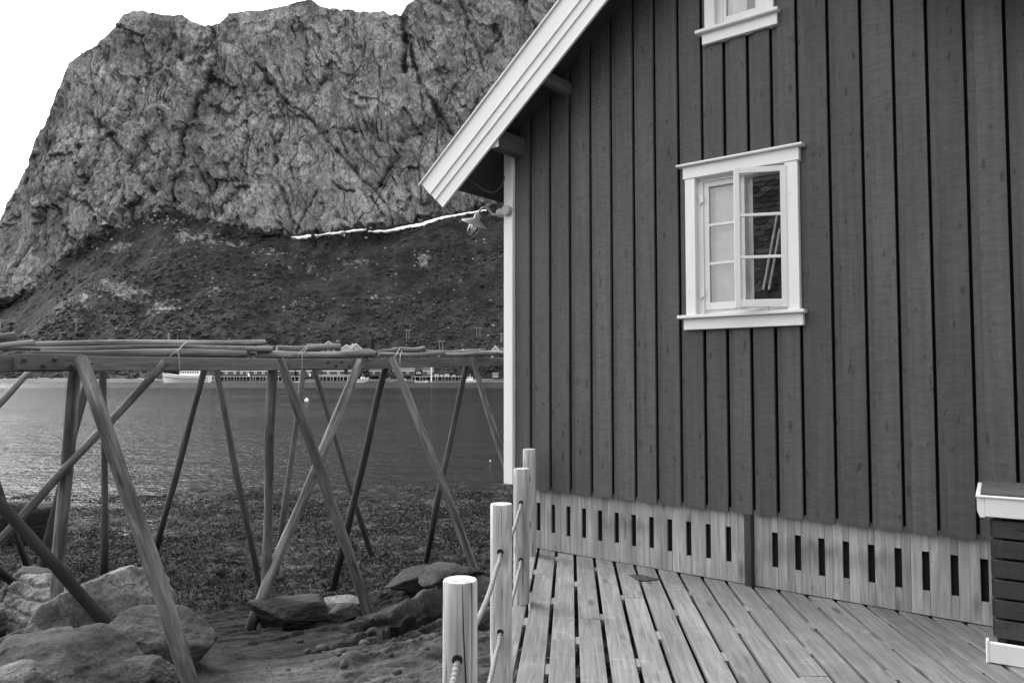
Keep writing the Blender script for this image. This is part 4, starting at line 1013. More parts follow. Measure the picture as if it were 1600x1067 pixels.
vc = np.clip(gmask + .55 * sstep(.1, .5, vn + .35 * vn2) * (1 - .8 * smooth_zone), 0, 1)
bd = sstep(.93, 1.0, np.concatenate([tt * np.ones_like(Yt), 1 + 0 * Yc])) * 1.0
bd = np.clip(bd + .0, 0, 1) * sstep(-.3, .3, (cbl[None] - PY) / 9 + 1.2 * vn2 + .6 * vn)
veg = vt * (1 - bd) + vc * bd
# rear slope so that the mountain is a solid body
bk = 10; tb = np.linspace(0, 1, bk + 1)[1:, None]
BX = MX[-1:] * (1 + .35 * tb); BY = MY[-1:] + 420 * tb; BZ = MZ[-1:] * (1 - tb) ** 1.3 - 5 * tb - (6 * tb)
P3 = np.stack([np.concatenate([MX, BX]), np.concatenate([MY, BY]), np.concatenate([MZ, BZ])], -1)
veg = np.concatenate([veg, np.full_like(BX, .4)])
talus_a = np.concatenate([1 - cliff, 0 * BX])
m = NT('mountain_rock_and_scrub'); p = m.pos(); vg = m.attr('veg').outputs['Fac']
w_ = m.node('ShaderNodeVectorMath', {0: p, 1: m.node('ShaderNodeVectorMath', {0: m.node('ShaderNodeTexNoise', {'Vector': p, 'Scale': .05, 'Detail': 3.0}).outputs['Color'], 'Scale': 14.0}, operation='SCALE').outputs[0]}, operation='ADD').outputs[0]
def rotated(ang, sc): return m.node('ShaderNodeMapping', {'Vector': m.node('ShaderNodeMapping', {'Vector': p, 'Rotation': (0, ang, 0)}).outputs[0], 'Scale': sc}).outputs[0]
pa = rotated(.3, (1, .6, .38)); pb = rotated(.12, (1, .5, .13)); pw = m.node('ShaderNodeMapping', {'Vector': w_, 'Rotation': (0, .35, 0), 'Scale': (1, .4, .5)}).outputs[0]
n1 = m.noise(pa, .05, 9, .72); n2 = m.noise(pb, .42, 6, .7); n3 = m.noise(pa, .8, 4, .7)
vo = m.node('ShaderNodeTexVoronoi', {'Vector': pw, 'Scale': .055}, feature='DISTANCE_TO_EDGE'); vob = m.node('ShaderNodeTexVoronoi', {'Vector': pw, 'Scale': .17}, feature='DISTANCE_TO_EDGE')
vo2 = m.node('ShaderNodeTexVoronoi', {'Vector': pw, 'Scale': .3}); vsz = m.node('ShaderNodeSeparateXYZ', {0: vo2.outputs['Color']})
msk = m.noise(p, .03, 4, .6)
ck = m.math('MULTIPLY', m.mr(vo.outputs['Distance'], 0, .03, 1, 0), m.mr(msk, .42, .58, 0, 1)); ckb = m.math('MULTIPLY', m.mr(vob.outputs['Distance'], 0, .06, 1, 0), m.mr(msk, .62, .42, 0, 1))
rk = m.mr(n1, .3, .7, .125, .25); vsl = m.node('ShaderNodeTexVoronoi', {'Vector': pw, 'Scale': .045}); rk = m.math('MULTIPLY', rk, m.mr(m.node('ShaderNodeSeparateXYZ', {0: vsl.outputs['Color']}).outputs[0], 0, 1, .76, 1.25))
rk = m.math('MULTIPLY', rk, m.mr(n2, .3, .7, .58, 1.42)); rk = m.math('MULTIPLY', rk, m.mr(n3, .3, .7, .7, 1.3))
bigt = m.noise(p, .012, 4, .6); rk = m.math('MULTIPLY', rk, m.mr(bigt, .35, .65, .8, 1.2)); rk = m.math('MULTIPLY', rk, m.mr(vsz.outputs[0], 0, 1, .8, 1.22))
rk = m.math('MULTIPLY', rk, m.math('MULTIPLY', m.mr(ck, 0, 1, 1, .35), m.mr(ckb, 0, 1, 1, .6)))
rk = m.math('MULTIPLY', rk, m.mr(m.attr('crack').outputs['Fac'], .1, .9, 1, .28))
sp_ = m.noise(pa, .5, 3, .5); rk = m.math('MULTIPLY', rk, m.mr(sp_, .68, .74, 1, 1.8)); sq_ = m.noise(pa, .42, 3, .5, .3); rk = m.math('MULTIPLY', rk, m.mr(sq_, .28, .34, .45, 1))
g1 = m.noise(p, .12, 6, .72); g2 = m.noise(p, .7, 4, .7)
g3 = m.noise(p, .03, 4, .6); gv = m.math('MULTIPLY', m.math('MULTIPLY', m.mr(g1, .3, .7, .007, .027), m.mr(g2, .3, .7, .65, 1.35)), m.mr(g3, .38, .62, .6, 1.75))
gs = m.noise(p, .45, 3, .5); gv = m.math('ADD', gv, m.mr(gs, .68, .76, 0, .1))
m.col(m.mix(vg, rk, gv)); m.rough(.9); m.b.inputs['Specular IOR Level'].default_value = .15
hh = m.math('ADD', m.math('MULTIPLY', n1, 1.6), m.math('SUBTRACT', m.math('MULTIPLY', n2, -.8), m.math('ADD', m.math('MULTIPLY', ck, .5), m.math('MULTIPLY', ckb, .25))))
m.nrm(m.bump(hh, .7, 4.0))
me = grid_mesh('mountain', P3, m.m, {'veg': veg, 'crack': np.concatenate([crk * cliff, 0 * BX])})
o = bpy.data.objects.new('mountain', me); COL.objects.link(o); kind(o, 'structure', 'steep grey granite mountain with scrubby slope across the fjord')

def hill(px, py):
    """point on the scrub slope at a photo pixel"""
    i = int(np.argmin(np.abs(xs - px))); col = PY[:NT_, i]
    j = int(np.argmin(np.abs(col - py)))
    return np.array([MX[j, i], MY[j, i], MZ[j, i]])
# shrubs on the slope and loose rocks: uncountable
def lumps(n, sel, smin, smax, flat, name, mat, label, cat):
    v0, f0 = ICO1
    ii = RNG.integers(30, len(xs) - 30, n * 4); jj = (RNG.random(n * 4) ** .9 * (NT_ - 8)).astype(int) + 5
    k = sel(ii, jj); ii, jj = ii[k][:n], jj[k][:n]; n = len(ii)
    c = np.stack([MX[jj, ii], MY[jj, ii], MZ[jj, ii]], 1); c[:, 0] += RNG.uniform(-.6, .6, n); 
    s_ = smin + (smax - smin) * RNG.random(n) ** 2.5
    d = v0[None] * (1 + RNG.uniform(-.35, .35, (n, len(v0), 1))) * s_[:, None, None] * np.array([1, 1, flat])
    V = (c[:, None] + d).reshape(-1, 3); F = (np.array(f0)[None] + (np.arange(n) * len(v0))[:, None, None]).reshape(-1, 3).tolist()
    me = mesh_from(name, V, [tuple(q) for q in F], mat, {'rnd': np.repeat(RNG.random(n), len(v0))}, False)
    o = bpy.data.objects.new(name, me); COL.objects.link(o); kind(o, 'stuff', label, cat)
m = NT('shrub_leaves'); m.col(m.math('MULTIPLY', m.mr(m.attr('rnd').outputs['Fac'], 0, 1, .006, .024), m.mr(m.noise(m.pos(), 1.3, 4, .7), .3, .7, .5, 1.5))); m.rough(.9)
dens = fbm(XX / 40, PY / 22, zero, 4, 91)
lowb = sstep(.75, .1, np.repeat(tt, len(xs), 1))
lowb = np.concatenate([lowb, zero[NT_:]])
lumps(6500, lambda i, j: (dens[j, i] + RNG.uniform(-.3, .3, len(i)) + .6 * lowb[j, i] > .12) & (outc[j, i] < .35), .6, 2.8, .8, 'shrubs', m.m, 'dark low shrubs scattered over the slope below the cliff', 'shrubs')
m = NT('scree_stone'); m.col(m.math('MULTIPLY', m.mr(m.attr('rnd').outputs['Fac'], 0, 1, .08, .26), m.mr(m.noise(m.pos(), .9, 4, .7), .3, .7, .7, 1.3))); m.rough(.9)
lumps(3600, lambda i, j: (outc[j, i] + RNG.uniform(-.25, .5, len(i)) > .5) | (RNG.random(len(i)) < .05), .3, 1.7, .75, 'scree', m.m, 'pale loose rocks strewn over the scrub slope', 'rocks')
# snow patches lying along the foot of the cliff
m = NT('snow'); m.col(m.mr(m.noise(m.pos(), .25, 5), .3, .7, .86, .96)); m.rough(.7); M['snow'] = m.m
m.b.inputs['Subsurface Weight'].default_value = 0
SNOW = [([(455, 369), (466, 370), (478, 367), (486, 366)], [371.5, 373.5, 373, 370], 'short snow patch at the left end of the snow line under the cliff'),
        ([(492, 367), (515, 363.5), (545, 360), (572, 357.5)], [369, 366.5, 363.5, 360.5], 'middle snow strip lying under the cliff'),
        ([(575, 360.5), (600, 360), (630, 353.5), (660, 347.5), (690, 338.8), (715, 334.6), (740, 330.5), (760, 327.5)], [363.5, 363.5, 358.5, 352, 342, 337, 333, 329.5], 'long snow strip rising to the right behind the lamp')]
def surf(px, py):
    """depth of the built mountain surface at a photo pixel: nearest of the mesh rows that project there"""
    c = int(np.argmin(np.abs(xs - px))); dmin = 1e9
    for i in (c - 3, c - 2, c - 1, c, c + 1, c + 2, c + 3):
        rr = (MZ[:, i] - CAMZ) / MY[:, i]; want = (at(px, py, 1.0)[2] - CAMZ)
        k = np.abs(rr - want) < .0012
        if k.any(): dmin = min(dmin, MY[k, i].min())
    return dmin if dmin < 1e8 else 860
for up, lo, lab in SNOW:
    n = 60; ux = np.linspace(up[0][0], up[-1][0], n)
    uy = np.interp(ux, [q[0] for q in up], [q[1] for q in up]) + 1.3 * fbm(ux / 6, 0 * ux, 0 * ux, 3, 3); ly = np.interp(ux, [q[0] for q in up], lo) + 1.5 * fbm(ux / 5, 0 * ux + 4, 0 * ux, 3, 4)
    ly = np.maximum(ly, uy + .2); rows = 7; PP = np.zeros((rows, n, 3))
    for r in range(rows):
        t = r / (rows - 1); bul = math.sin(t * math.pi)
        for i in range(n):
            py_ = ly[i] + (uy[i] - ly[i]) * t; PP[r, i] = at(ux[i], py_, surf(ux[i], py_) - .5 - 1.2 * bul)
    PP = np.concatenate([PP, (PP[::-1] + np.array([0, 14, -5]))])
    PP = np.concatenate([PP, PP[:1]]); base = PP.reshape(-1, 3).mean(0)
    me = grid_mesh('snow_patch', PP - base, M['snow']); o = bpy.data.objects.new('snow_patch', me); COL.objects.link(o); o.location = tuple(base); tag(o, lab, 'snow', 'snow left under the cliff')

# ------------------------------------------------------------------ village on the far shore
M['redwall'] = plain('far_painted_wall', .055, .8); M['palewall'] = plain('far_pale_wall', .4, .8); M['farwhite'] = plain('far_white_paint', .8, .7); M['farroof'] = plain('far_roof', .06, .8); M['fargrey'] = plain('far_grey_roof', .11, .8)
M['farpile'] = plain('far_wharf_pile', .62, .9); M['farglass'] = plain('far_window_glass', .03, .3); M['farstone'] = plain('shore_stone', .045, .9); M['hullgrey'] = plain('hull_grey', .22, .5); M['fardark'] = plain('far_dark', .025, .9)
HN = 0
def house(c, w_, d, h, rh, label, wall='redwall', roof='farroof', gable_front=False, rz=0.0, win=3, door=False, chim=False, nm='house', cat='house', trim=True, winh=1.3):
    """c: middle of the front foot; front faces the camera; ridge runs along x unless gable_front"""
    t = thing(nm, label, cat, c, 'village houses across the fjord', rz)
    b = MB()
    if gable_front: b.prism([(-w_ / 2, 0), (w_ / 2, 0), (w_ / 2, h), (0, h + rh), (-w_ / 2, h)], 0, d)
    else:
        b.box(-w_ / 2, w_ / 2, 0, d, 0, h)
        for sx in (-w_ / 2, w_ / 2 - .1): b.add([(sx, 0, h), (sx + .1, 0, h), (sx + .1, d, h), (sx, d, h), (sx, d / 2, h + rh), (sx + .1, d / 2, h + rh)], [(0, 3, 4), (1, 5, 2), (0, 4, 5, 1), (3, 2, 5, 4), (0, 1, 2, 3)])
    wo_ = obj('wall', b, M[wall], t, local=True)
    b = MB(); ov, th = .5, .25
    if gable_front:
        for sg in (-1, 1): b.prism([(0, h + rh + .02), (0, h + rh + th), (sg * (w_ / 2 + ov), h - rh * ov / (w_ / 2) + th), (sg * (w_ / 2 + ov), h - rh * ov / (w_ / 2) + .02)], -ov, d + ov)
    else:
        for sg in (0, 1):
            y0 = -ov if sg == 0 else d + ov; ze = h - rh * ov / (d / 2)
            v = [(-w_ / 2 - ov, y0, ze + .02), (w_ / 2 + ov, y0, ze + .02), (w_ / 2 + ov, d / 2, h + rh + .02), (-w_ / 2 - ov, d / 2, h + rh + .02)]
            v += [(x, y, z_ + th) for x, y, z_ in v]
            b.add(v, [(0, 1, 2, 3), (7, 6, 5, 4), (0, 4, 5, 1), (1, 5, 6, 2), (2, 6, 7, 3), (3, 7, 4, 0)])
    ro = obj('roof', b, M[roof], t, local=True)
    if trim:
        b = MB()
        if gable_front:
            for sg in (-1, 1):
                x1 = sg * (w_ / 2 + ov); z1 = h - rh * ov / (w_ / 2)
                b.prism([(0, h + rh + .3), (x1, z1 + .3), (x1, z1 - .35), (0, h + rh - .45)], -ov - .12, -ov - .02)
        else: b.box(-w_ / 2 - ov, w_ / 2 + ov, -ov - .1, -ov - .02, h - rh * ov / (d / 2) - .2, h - rh * ov / (d / 2) + .12)
        obj('bargeboard', b, M['farwhite'], t, local=True)
    for k in range(win):
        xc = -w_ / 2 + w_ * (k + .5 + (.0 if win > 1 else 0)) / win
        b = MB(); b.box(xc - .85, xc + .85, -.12, -.004, h * .42, h * .42 + winh + .3); wi = obj('window', b, M['farwhite'], t, local=True)
        b = MB(); b.box(xc - .6, xc - .05, -.15, -.122, h * .42 + .2, h * .42 + winh + .1); b.box(xc + .05, xc + .6, -.15, -.122, h * .42 + .2, h * .42 + winh + .1); obj('pane', b, M['farglass'], wi, local=True)
    if door:
        b = MB(); b.box(w_ * .28, w_ * .28 + 1.3, -.1, -.004, 0, 2.2); obj('door', b, M['farwhite'], t, local=True)
    if chim:
        b = MB(); zt = h + rh; b.box(-.4, .4, d * .5 - .4, d * .5 + .4, zt - .6, zt + 1.1); obj('chimney', b, M['fargrey'], ro, local=True)
    return t
# houses above the shore
def hh(px, py): q = hill(px, py); return q
house(at(513, 555, 585), 13, 9, 5.5, 5.2, 'gabled house with white roof edges rising behind the upper pole', gable_front=True, win=3, chim=False)
house(at(494, 554, 592), 16, 9, 4.5, 4.0, 'long grey roofed house joined beside the white edged gable', roof='fargrey', win=0, trim=False, chim=True)
house(at(541.5, 557, 580), 8.5, 8, 6.2, 2.6, 'pale boathouse with low gable just right of the upper pole end', wall='palewall', gable_front=True, win=0, roof='fargrey')
house(at(556, 557, 600), 10, 10, 6.0, 4.2, 'white gabled house half hidden behind the pale boathouse', wall='palewall', gable_front=True, win=1, roof='fargrey', rz=.5)
house(at(774, 560, 575), 6.6, 9, 5.6, 4.0, 'narrow house with white roof edge beside the cabin corner', wall='palewall', roof='farroof', gable_front=True, win=1, rz=-.2)
house(at(787, 560, 590), 14, 9, 4.6, 3.6, 'dark roofed house nearly hidden by the cabin corner board', win=2)
house(at(444, 559, 590), 8, 8, 5, 3.5, 'small house peeping over the poles at the second trestle', wall='redwall', win=2, trim=False)
# fishing cabins standing on the wharf
ROR = [(360, 14, 2, 'dark fishing cabin next to the stern of the white boat'), (382, 10, 2, 'dark fishing cabin second to the right of the white boat'), (405, 13, 2, 'dark fishing cabin left of the second trestle'),
       (447, 14, 1, 'dark fishing cabin seen through the crossed legs of the second trestle'), (476, 13, 2, 'dark fishing cabin between the second trestle and the rear legs'), (521, 17, 2, 'wide dark fishing cabin behind the slatted quay railing'),
       (553, 9, 1, 'dark fishing cabin ending at the hauled out boat'), (590, 13, 2, 'dark fishing cabin behind the grounded boat'), (637, 24, 3, 'long dark fishing cabin between the third and fourth trestles'), (663, 15, 2, 'plain dark shed behind the tall white post')]
for i, (px, w_, nw, lab) in enumerate(ROR):
    house(at(px, 588, 573), w_ * .475 * 1.9, 8, 4.4, 3.6, lab, win=nw, door=(i % 3 == 1), nm='fishing_cabin', cat='cabin', roof=('farroof' if i % 2 else 'fargrey'))
house(at(774, 590, 570), 4.0, 4, 2.6, .9, 'tiny pale shed on the stone shore beside the cabin corner', wall='palewall', roof='fargrey', win=0, nm='shed', cat='shed', trim=False)
def wharf(px0, px1, label, seed, rail=False):
    a, b_ = at(px0, 588, 564), at(px1, 588, 564); t = thing('wharf', label, 'wharf', (a + b_) / 2 * np.array([1, 1, 0]) + np.array([0, 0, WZ]), 'wharves on the far shore')
    zt = a[2] + .1; b = MB(); b.box(a[0], b_[0], 564, 574, zt - .35, zt); obj('deck', b, M['farpile'], t)
    n = int((px1 - px0) / 5); r = random.Random(seed)
    for k in range(n + 1):
        x = a[0] + (b_[0] - a[0]) * k / max(1, n) + r.uniform(-.4, .4)
        b = MB(); b.tube([(x, 564.4, -3), (x + r.uniform(-.3, .3), 564.4, zt - .36)], r.uniform(.14, .24), 6); obj('pile', b, M['farpile'], t)
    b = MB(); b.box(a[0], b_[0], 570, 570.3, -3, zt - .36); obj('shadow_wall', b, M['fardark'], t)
    if rail:
        b = MB(); b.box(a[0], b_[0], 564.1, 564.25, zt + 1.0, zt + 1.2); b.box(a[0], b_[0], 564.1, 564.25, zt + .5, zt + .62)
        for k in range(n * 2): x = a[0] + (b_[0] - a[0]) * k / (n * 2); b.box(x, x + .12, 564.1, 564.2, zt, zt + 1.2)
        obj('railing', b, M['farwhite'], t)
wharf(330, 420, 'wharf on pale piles right of the white fishing boat', 1); wharf(424, 472, 'short wharf behind the second trestle', 2); wharf(494, 548, 'wharf with pale slatted railing behind the rear legs', 3, True); wharf(644, 672, 'wharf on pale piles by the tall white post', 4); wharf(674, 722, 'cluttered wharf behind the fourth trestle', 5)
# stony shore bank: part of the terrain
mb = MB(); P_ = []
r = random.Random(5)
bx = np.linspace(-420, 100, 260); rows = []
for (yy, zz, am) in ((556, -3.5, 0), (559, WZ + .1, .3), (562, -.9, .5), (566, -.2, .4), (572, .9, .3), (584, 2.2, .3)):
    rows.append(np.stack([bx, yy + 2.2 * fbm(bx / 14, 0 * bx + yy, 0 * bx, 3, 8), zz + am * fbm(bx / 3, 0 * bx + yy, 0 * bx, 3, 9)], 1))
me = grid_mesh('shore_bank', np.stack(rows), M['farstone']); o = bpy.data.objects.new('shore_bank', me); COL.objects.link(o); kind(o, 'structure', 'stony bank along the far waterline')
# boats
def boat(px, py, Y, L, Hh, label, bow=-1, hull='farwhite', cabinp=None, stripe=False, rz=0.0, wreck=False, nm='boat'):
    c = at(px, py, Y); c[2] = WZ
    t = thing(nm, label, 'boat', c, 'boats on the far shore', rz)
    st = np.linspace(0, 1, 13); rings = []
    for s_ in st:
        x = (s_ - .5) * L; wdt = .16 * L * (1 - max(0, (s_ - .62) / .38) ** 2) * (.78 + .22 * min(1, s_ * 4)); sh = Hh * (.8 + .5 * (s_ - .35) ** 2 * 2.2)
        x2 = x + (max(0, s_ - .8) * L * .18)
        rings.append([(x * -bow * -1 if 0 else x, 0, -.35), (x, -wdt * .65, -.1), (x2, -wdt, sh * .55), (x2, -wdt * 1.03, sh), (x2, wdt * 1.03, sh), (x2, wdt, sh * .55), (x, wdt * .65, -.1)])
    V = np.array(rings).reshape(-1, 3); V[:, 0] *= (1 if bow > 0 else -1)
    n = 7; F = [(i * n + j, i * n + (j + 1) % n, (i + 1) * n + (j + 1) % n, (i + 1) * n + j) for i in range(12) for j in range(n)] + [tuple(range(n)), tuple(range(12 * n, 13 * n))]
    b = MB(); b.add(V, F); obj('hull', b, M[hull], t, local=True)
    if stripe:
        for zf, nm_ in ((.97, 'rub_rail'), (.62, 'stripe')):
            b = MB(); pts = []
            for i in range(13):
                q = V[i * n + 3] * zf + V[i * n + 2] * (1 - zf) if zf > .9 else V[i * n + 2] * .8 + V[i * n + 3] * .2
                pts.append(q + np.array([0, -.14, .05]))
            b.tube(pts, .26 if L > 20 else .14, 6); obj(nm_, b, M['hullgrey' if zf > .9 else 'fardark'], t, local=True)
    if cabinp:
        x0, x1, h1 = cabinp
        x0, x1 = sorted((x0 * L * (1 if bow > 0 else -1), x1 * L * (1 if bow > 0 else -1)))
        b = MB(); b.box(x0, x1, -.1 * L, .1 * L, Hh * .8, Hh * .8 + h1, bev=.1); ca = obj('wheelhouse', b, M['farwhite'], t, local=True)
        b = MB(); nwin = max(2, int((x1 - x0) / 1.6))
        for k in range(nwin): xa = x0 + (x1 - x0) * (k + .2) / nwin; b.box(xa, xa + (x1 - x0) * .6 / nwin, -.1 * L - .03, -.1 * L - .004, Hh * .8 + h1 * .55, Hh * .8 + h1 * .85)
        obj('window', b, M['farglass'], ca, local=True)
        b = MB(); b.tube([((x0 + x1) / 2, 0, Hh * .8 + h1), ((x0 + x1) / 2, 0, Hh * .8 + h1 + L * .22)], .09, 6); obj('mast', b, M['farwhite'], t, local=True)
    return t
boat(292, 597, 552, 33, 5.6, 'large white fishing boat with dark stripe moored behind the left brace', -1, stripe=True, cabinp=(-.3, .12, 4.2))
boat(235, 596, 556, 17, 2.6, 'pale low boat lying left of the large white fishing boat', -1, hull='palewall', cabinp=(-.2, .05, 1.6))
boat(460, 597.5, 548, 7, .8, 'small white rowing boat by the crossing legs of the second trestle', 1)
boat(566, 590, 560, 9, 3.2, 'striped motorboat hauled out on the shore by the long brace', 1, stripe=True, cabinp=(-.1, .2, 1.6), rz=.5)
boat(592, 592, 560, 15, 2.4, 'old grey boat grounded on the far shore', 1, hull='hullgrey')
boat(630, 594, 556, 17, 1.7, 'long grey barge lying right of the third trestle', -1, hull='hullgrey', cabinp=(-.1, .15, 1.4))
boat(658, 598.5, 545, 9, 1.2, 'small white open boat afloat before the tall white post', 1)
boat(735, 597, 548, 11, 2.3, 'white motorboat seen between the legs of the fourth trestle', -1, cabinp=(-.15, .2, 2.2))
# tall post on the wharf
t = thing('mooring_post', 'tall white post standing at the wharf right of the long cabin', 'post', at(674, 598, 560) * np.array([1, 1, 0]) + (0, 0, WZ)); mb = MB(); q = at(674, 598, 560)
mb.tube([(q[0], 560, -3), (q[0], 560, at(674, 575, 560)[2])], .55, 10); obj('shaft', mb, M['farwhite'], t); mb = MB(); mb.tube([(q[0], 560, at(674, 574.9, 560)[2]), (q[0], 560, at(674, 574, 560)[2])], .7, 10); obj('cap', mb, M['farwhite'], t)
# clutter on the right wharf: crates
for i, (px, w_, lab) in enumerate([(682, 3.0, 'leftmost pale crate on the cluttered wharf'), (690, 2.2, 'small crate between the two larger ones on the cluttered wharf'), (698, 3.4, 'widest pale crate on the cluttered wharf'), (709, 2.0, 'crate near the right end of the cluttered wharf')]):
    q = at(px, 588, 566); q[2] += .1; b = MB(); hh_ = w_ * .55
    for k in range(4): b.box(q[0] - w_ / 2, q[0] + w_ / 2, 566, 566 + w_, q[2] + hh_ * k / 4, q[2] + hh_ * (k + .82) / 4)
    b.box(q[0] - w_ / 2 + .1, q[0] + w_ / 2 - .1, 566.1, 566 + w_ - .1, q[2] + .01, q[2] + hh_ - .1)
    tag(obj('crate', b, M['palewall'], None, loc=q), lab, 'crate', 'crates on the far wharf')
# power poles
M['farpole'] = plain('weathered_power_pole', .24, .9)
def pylon(px, ptop, pbot, gap, label, cross=True, r=.22, k=1):
    q = hill(px, pbot); Yq = q[1]; t = thing('power_pole', label, 'power pole', q, 'power poles on the far slope')
    H = (pbot - ptop) / FPX * Yq; g = gap / FPX * Yq
    for s_ in ((-1, 1) if gap else (0,)):
        b = MB(); b.tube([(q[0] + s_ * g / 2, q[1], q[2] - 6), (q[0] + s_ * g / 2, q[1], q[2] + H)], [r * 1.15, r], 8); obj('pole', b, M['farpole'], t)
    if cross:
        b = MB(); L = max(g, 2.2); b.box(q[0] - L / 2 - 1.6, q[0] + L / 2 + 1.6, q[1] - r - .3, q[1] - r - .02, q[2] + H - .5, q[2] + H - .1); obj('crossarm', b, M['farpole'], t)
        b = MB()
        for s_ in (-1, 0, 1): b.tube([(q[0] + s_ * (L / 2 + 1.3), q[1] - r - .16, q[2] + H - .1), (q[0] + s_ * (L / 2 + 1.3), q[1] - r - .16, q[2] + H + .35)], .12, 6)
        obj('insulators', b, M['farwhite'], t)
    return q + np.array([0, 0, H])
pA = pylon(637, 508, 528, 4, 'twin pole pylon highest of those right of the third trestle'); pB = pylon(689, 527, 548, 5, 'twin pole pylon in line above the third and fourth trestles'); pC = pylon(747, 499, 516, 5, 'twin pole pylon standing highest on the slope beside the cabin')
pD = pylon(118, 502, 525, 2.2, 'close twin poles on the slope above the leftmost trestle'); pE = pylon(1, 490, 506, 0, 'single pole at the left edge of the picture', r=.5)
pF = pylon(263, 518, 546, 1.6, 'thick bright pole leftmost of three above the left lashing', False, .38); pG = pylon(277, 520, 546, 0, 'middle thin pole of three above the left lashing', False); pH = pylon(296, 523, 546, 0, 'rightmost thin pole of three above the left lashing', False)
pI = pylon(531, 525, 548, 0, 'thin mast rising beside the pale boathouse', False, .18); pJ = pylon(640, 531, 548, 0, 'single short pole under the highest twin pylon', False); pK = pylon(784, 520, 535, 2, 'faint twin poles almost behind the cabin corner board', True)
def wire(a, b, label):
    P_ = [a + (b - a) * t + np.array([0, -.4, .3 - 2.2 * (1 - (2 * t - 1) ** 2)]) for t in np.linspace(0, 1, 12)]
    mb = MB(); mb.tube(P_, .028, 4); tag(obj('power_line', mb, M['farpole'], None, loc=P_[0]), label, 'power line', 'power lines on the far slope')
wire(pA, pC, 'thin power line from the highest left pylon towards the cabin'); wire(pE, pD, 'power line crossing the slope at the left edge'); wire(pD, pF, 'power line running down to the thick bright pole')
# two spruces and rough leafy trees by the houses
m = NT('spruce_needles'); m.col(m.mr(m.noise(m.pos(), 1.5, 4, .7), .3, .7, .012, .04)); m.rough(.9); M['spruce'] = m.m
M['bark'] = plain('far_bark', .06, .9)
def spruce(px, ptop, pbot, label, seed):
    q = hill(px, pbot); H = (pbot - ptop) / FPX * q[1]; r = np.random.default_rng(seed)
    t = thing('spruce_tree', label, 'tree', q, 'spruce trees by the village')
    b = MB(); b.tube([q - (0, 0, 1), q + (0, 0, H * .97)], [.35, .05], 8); obj('trunk', b, M['bark'], t)
    n = 900; hgt = r.random(n) ** .8 * .93 + .05; rad = (1 - hgt) * H * .23 * (.45 + .55 * r.random(n)) * (.85 + .3 * np.abs(((hgt * 11) % 1) - .5)) + .15; an = r.uniform(0, 6.28, n)
    c = q + np.stack([np.cos(an) * rad, np.sin(an) * rad, hgt * H - rad * .25], 1)
    d = np.stack([np.cos(an), np.sin(an), -.45 + 0 * an], 1) * (.7 + .5 * r.random(n))[:, None]; s_ = np.stack([-np.sin(an), np.cos(an), r.uniform(-.5, .5, n)], 1) * .5
    V = np.stack([c - d * .5 - s_ * .6, c - d * .5 + s_ * .6, c + d], 1).reshape(-1, 3); b = MB(); b.add(V, [(3 * i, 3 * i + 1, 3 * i + 2) for i in range(n)]); obj('crown', b, M['spruce'], t)
spruce(582, 521, 553, 'tall dark spruce rightmost beside the white house', 1); spruce(571, 527, 553, 'broader spruce next to the white gabled house', 2)
# buoys afloat
def buoy(px, py, label, r=.33):
    q = floorw(px, py); t = thing('buoy', label, 'buoy', (q[0], q[1], WZ), 'buoys afloat on the fjord'); s_ = q[1] / FPX
    b = MB(); b.lathe([(0, -.4 * r), (.6 * r, -.25 * r), (.95 * r, .3 * r), (r, .8 * r), (.8 * r, 1.4 * r), (.35 * r, 1.8 * r), (0, 1.85 * r)], (q[0], q[1], WZ), (0, 0, 1), 16); obj('float', b, M['farwhite'], t, smooth=60)
    b = MB(); b.tube([(q[0], q[1], WZ + 1.84 * r), (q[0] + .1 * r, q[1], WZ + 2.2 * r), (q[0] + .25 * r, q[1], WZ + 1.8 * r)], .12 * r, 6); obj('eye', b, M['farwhite'], t, smooth=60)
def floorw(px, py):
    a, b = (px - 800) / FPX, (533.5 - py) / FPX; dy, dz = CT - ST * b, ST + CT * b; k = (WZ - CAMZ) / dz
    return np.array([a * k, dy * k, WZ])
buoy(479, 628, 'white buoy floating left of the crossed legs', .28); buoy(766, 721, 'little white float on the water near the cabin corner', .032)

# ------------------------------------------------------------------ the neighbouring house behind the viewer, mirrored in the open casement
nb = thing('slate_roofed_house', 'neighbouring house whose scaled slate roof is mirrored in the open casement', 'house', (-1, -5, -.5))
mb = MB(); mb.prism([(-3.2, -.45), (9, -.45), (9, 2.25), (-3.2, 2.25)], -9, -1.5); obj('wall', mb, M['cladding'], nb)
E0, E1 = np.array([0, -.9, 2.3]), np.array([0, -5.4, 8.0])
mb = MB()
v = [(-3.6, -.95, 2.2), (9.6, -.95, 2.2), (9.6, -5.4, 7.9), (-3.6, -5.4, 7.9), (9.6, -9.9, 2.2), (-3.6, -9.9, 2.2)]
mb.add(v, [(0, 1, 2, 3), (3, 2, 4, 5), (0, 3, 5), (1, 4, 2), (0, 5, 4, 1)]); ro = obj('roof', mb, M['black'], nb)
m = NT('slate'); m.col(m.math('MULTIPLY', m.mr(m.attr('rnd').outputs['Fac'], 0, 1, .02, .15), m.mr(m.noise(m.pos(), 6, 4), .3, .7, .8, 1.2))); m.rough(.5); M['slate'] = m.m
mb = MB(); ud = (E1 - E0) / np.linalg.norm(E1 - E0); nn = np.array([0, -ud[2], ud[1]]) * -1
Lr = np.linalg.norm(E1 - E0); rows = int(Lr / .15)
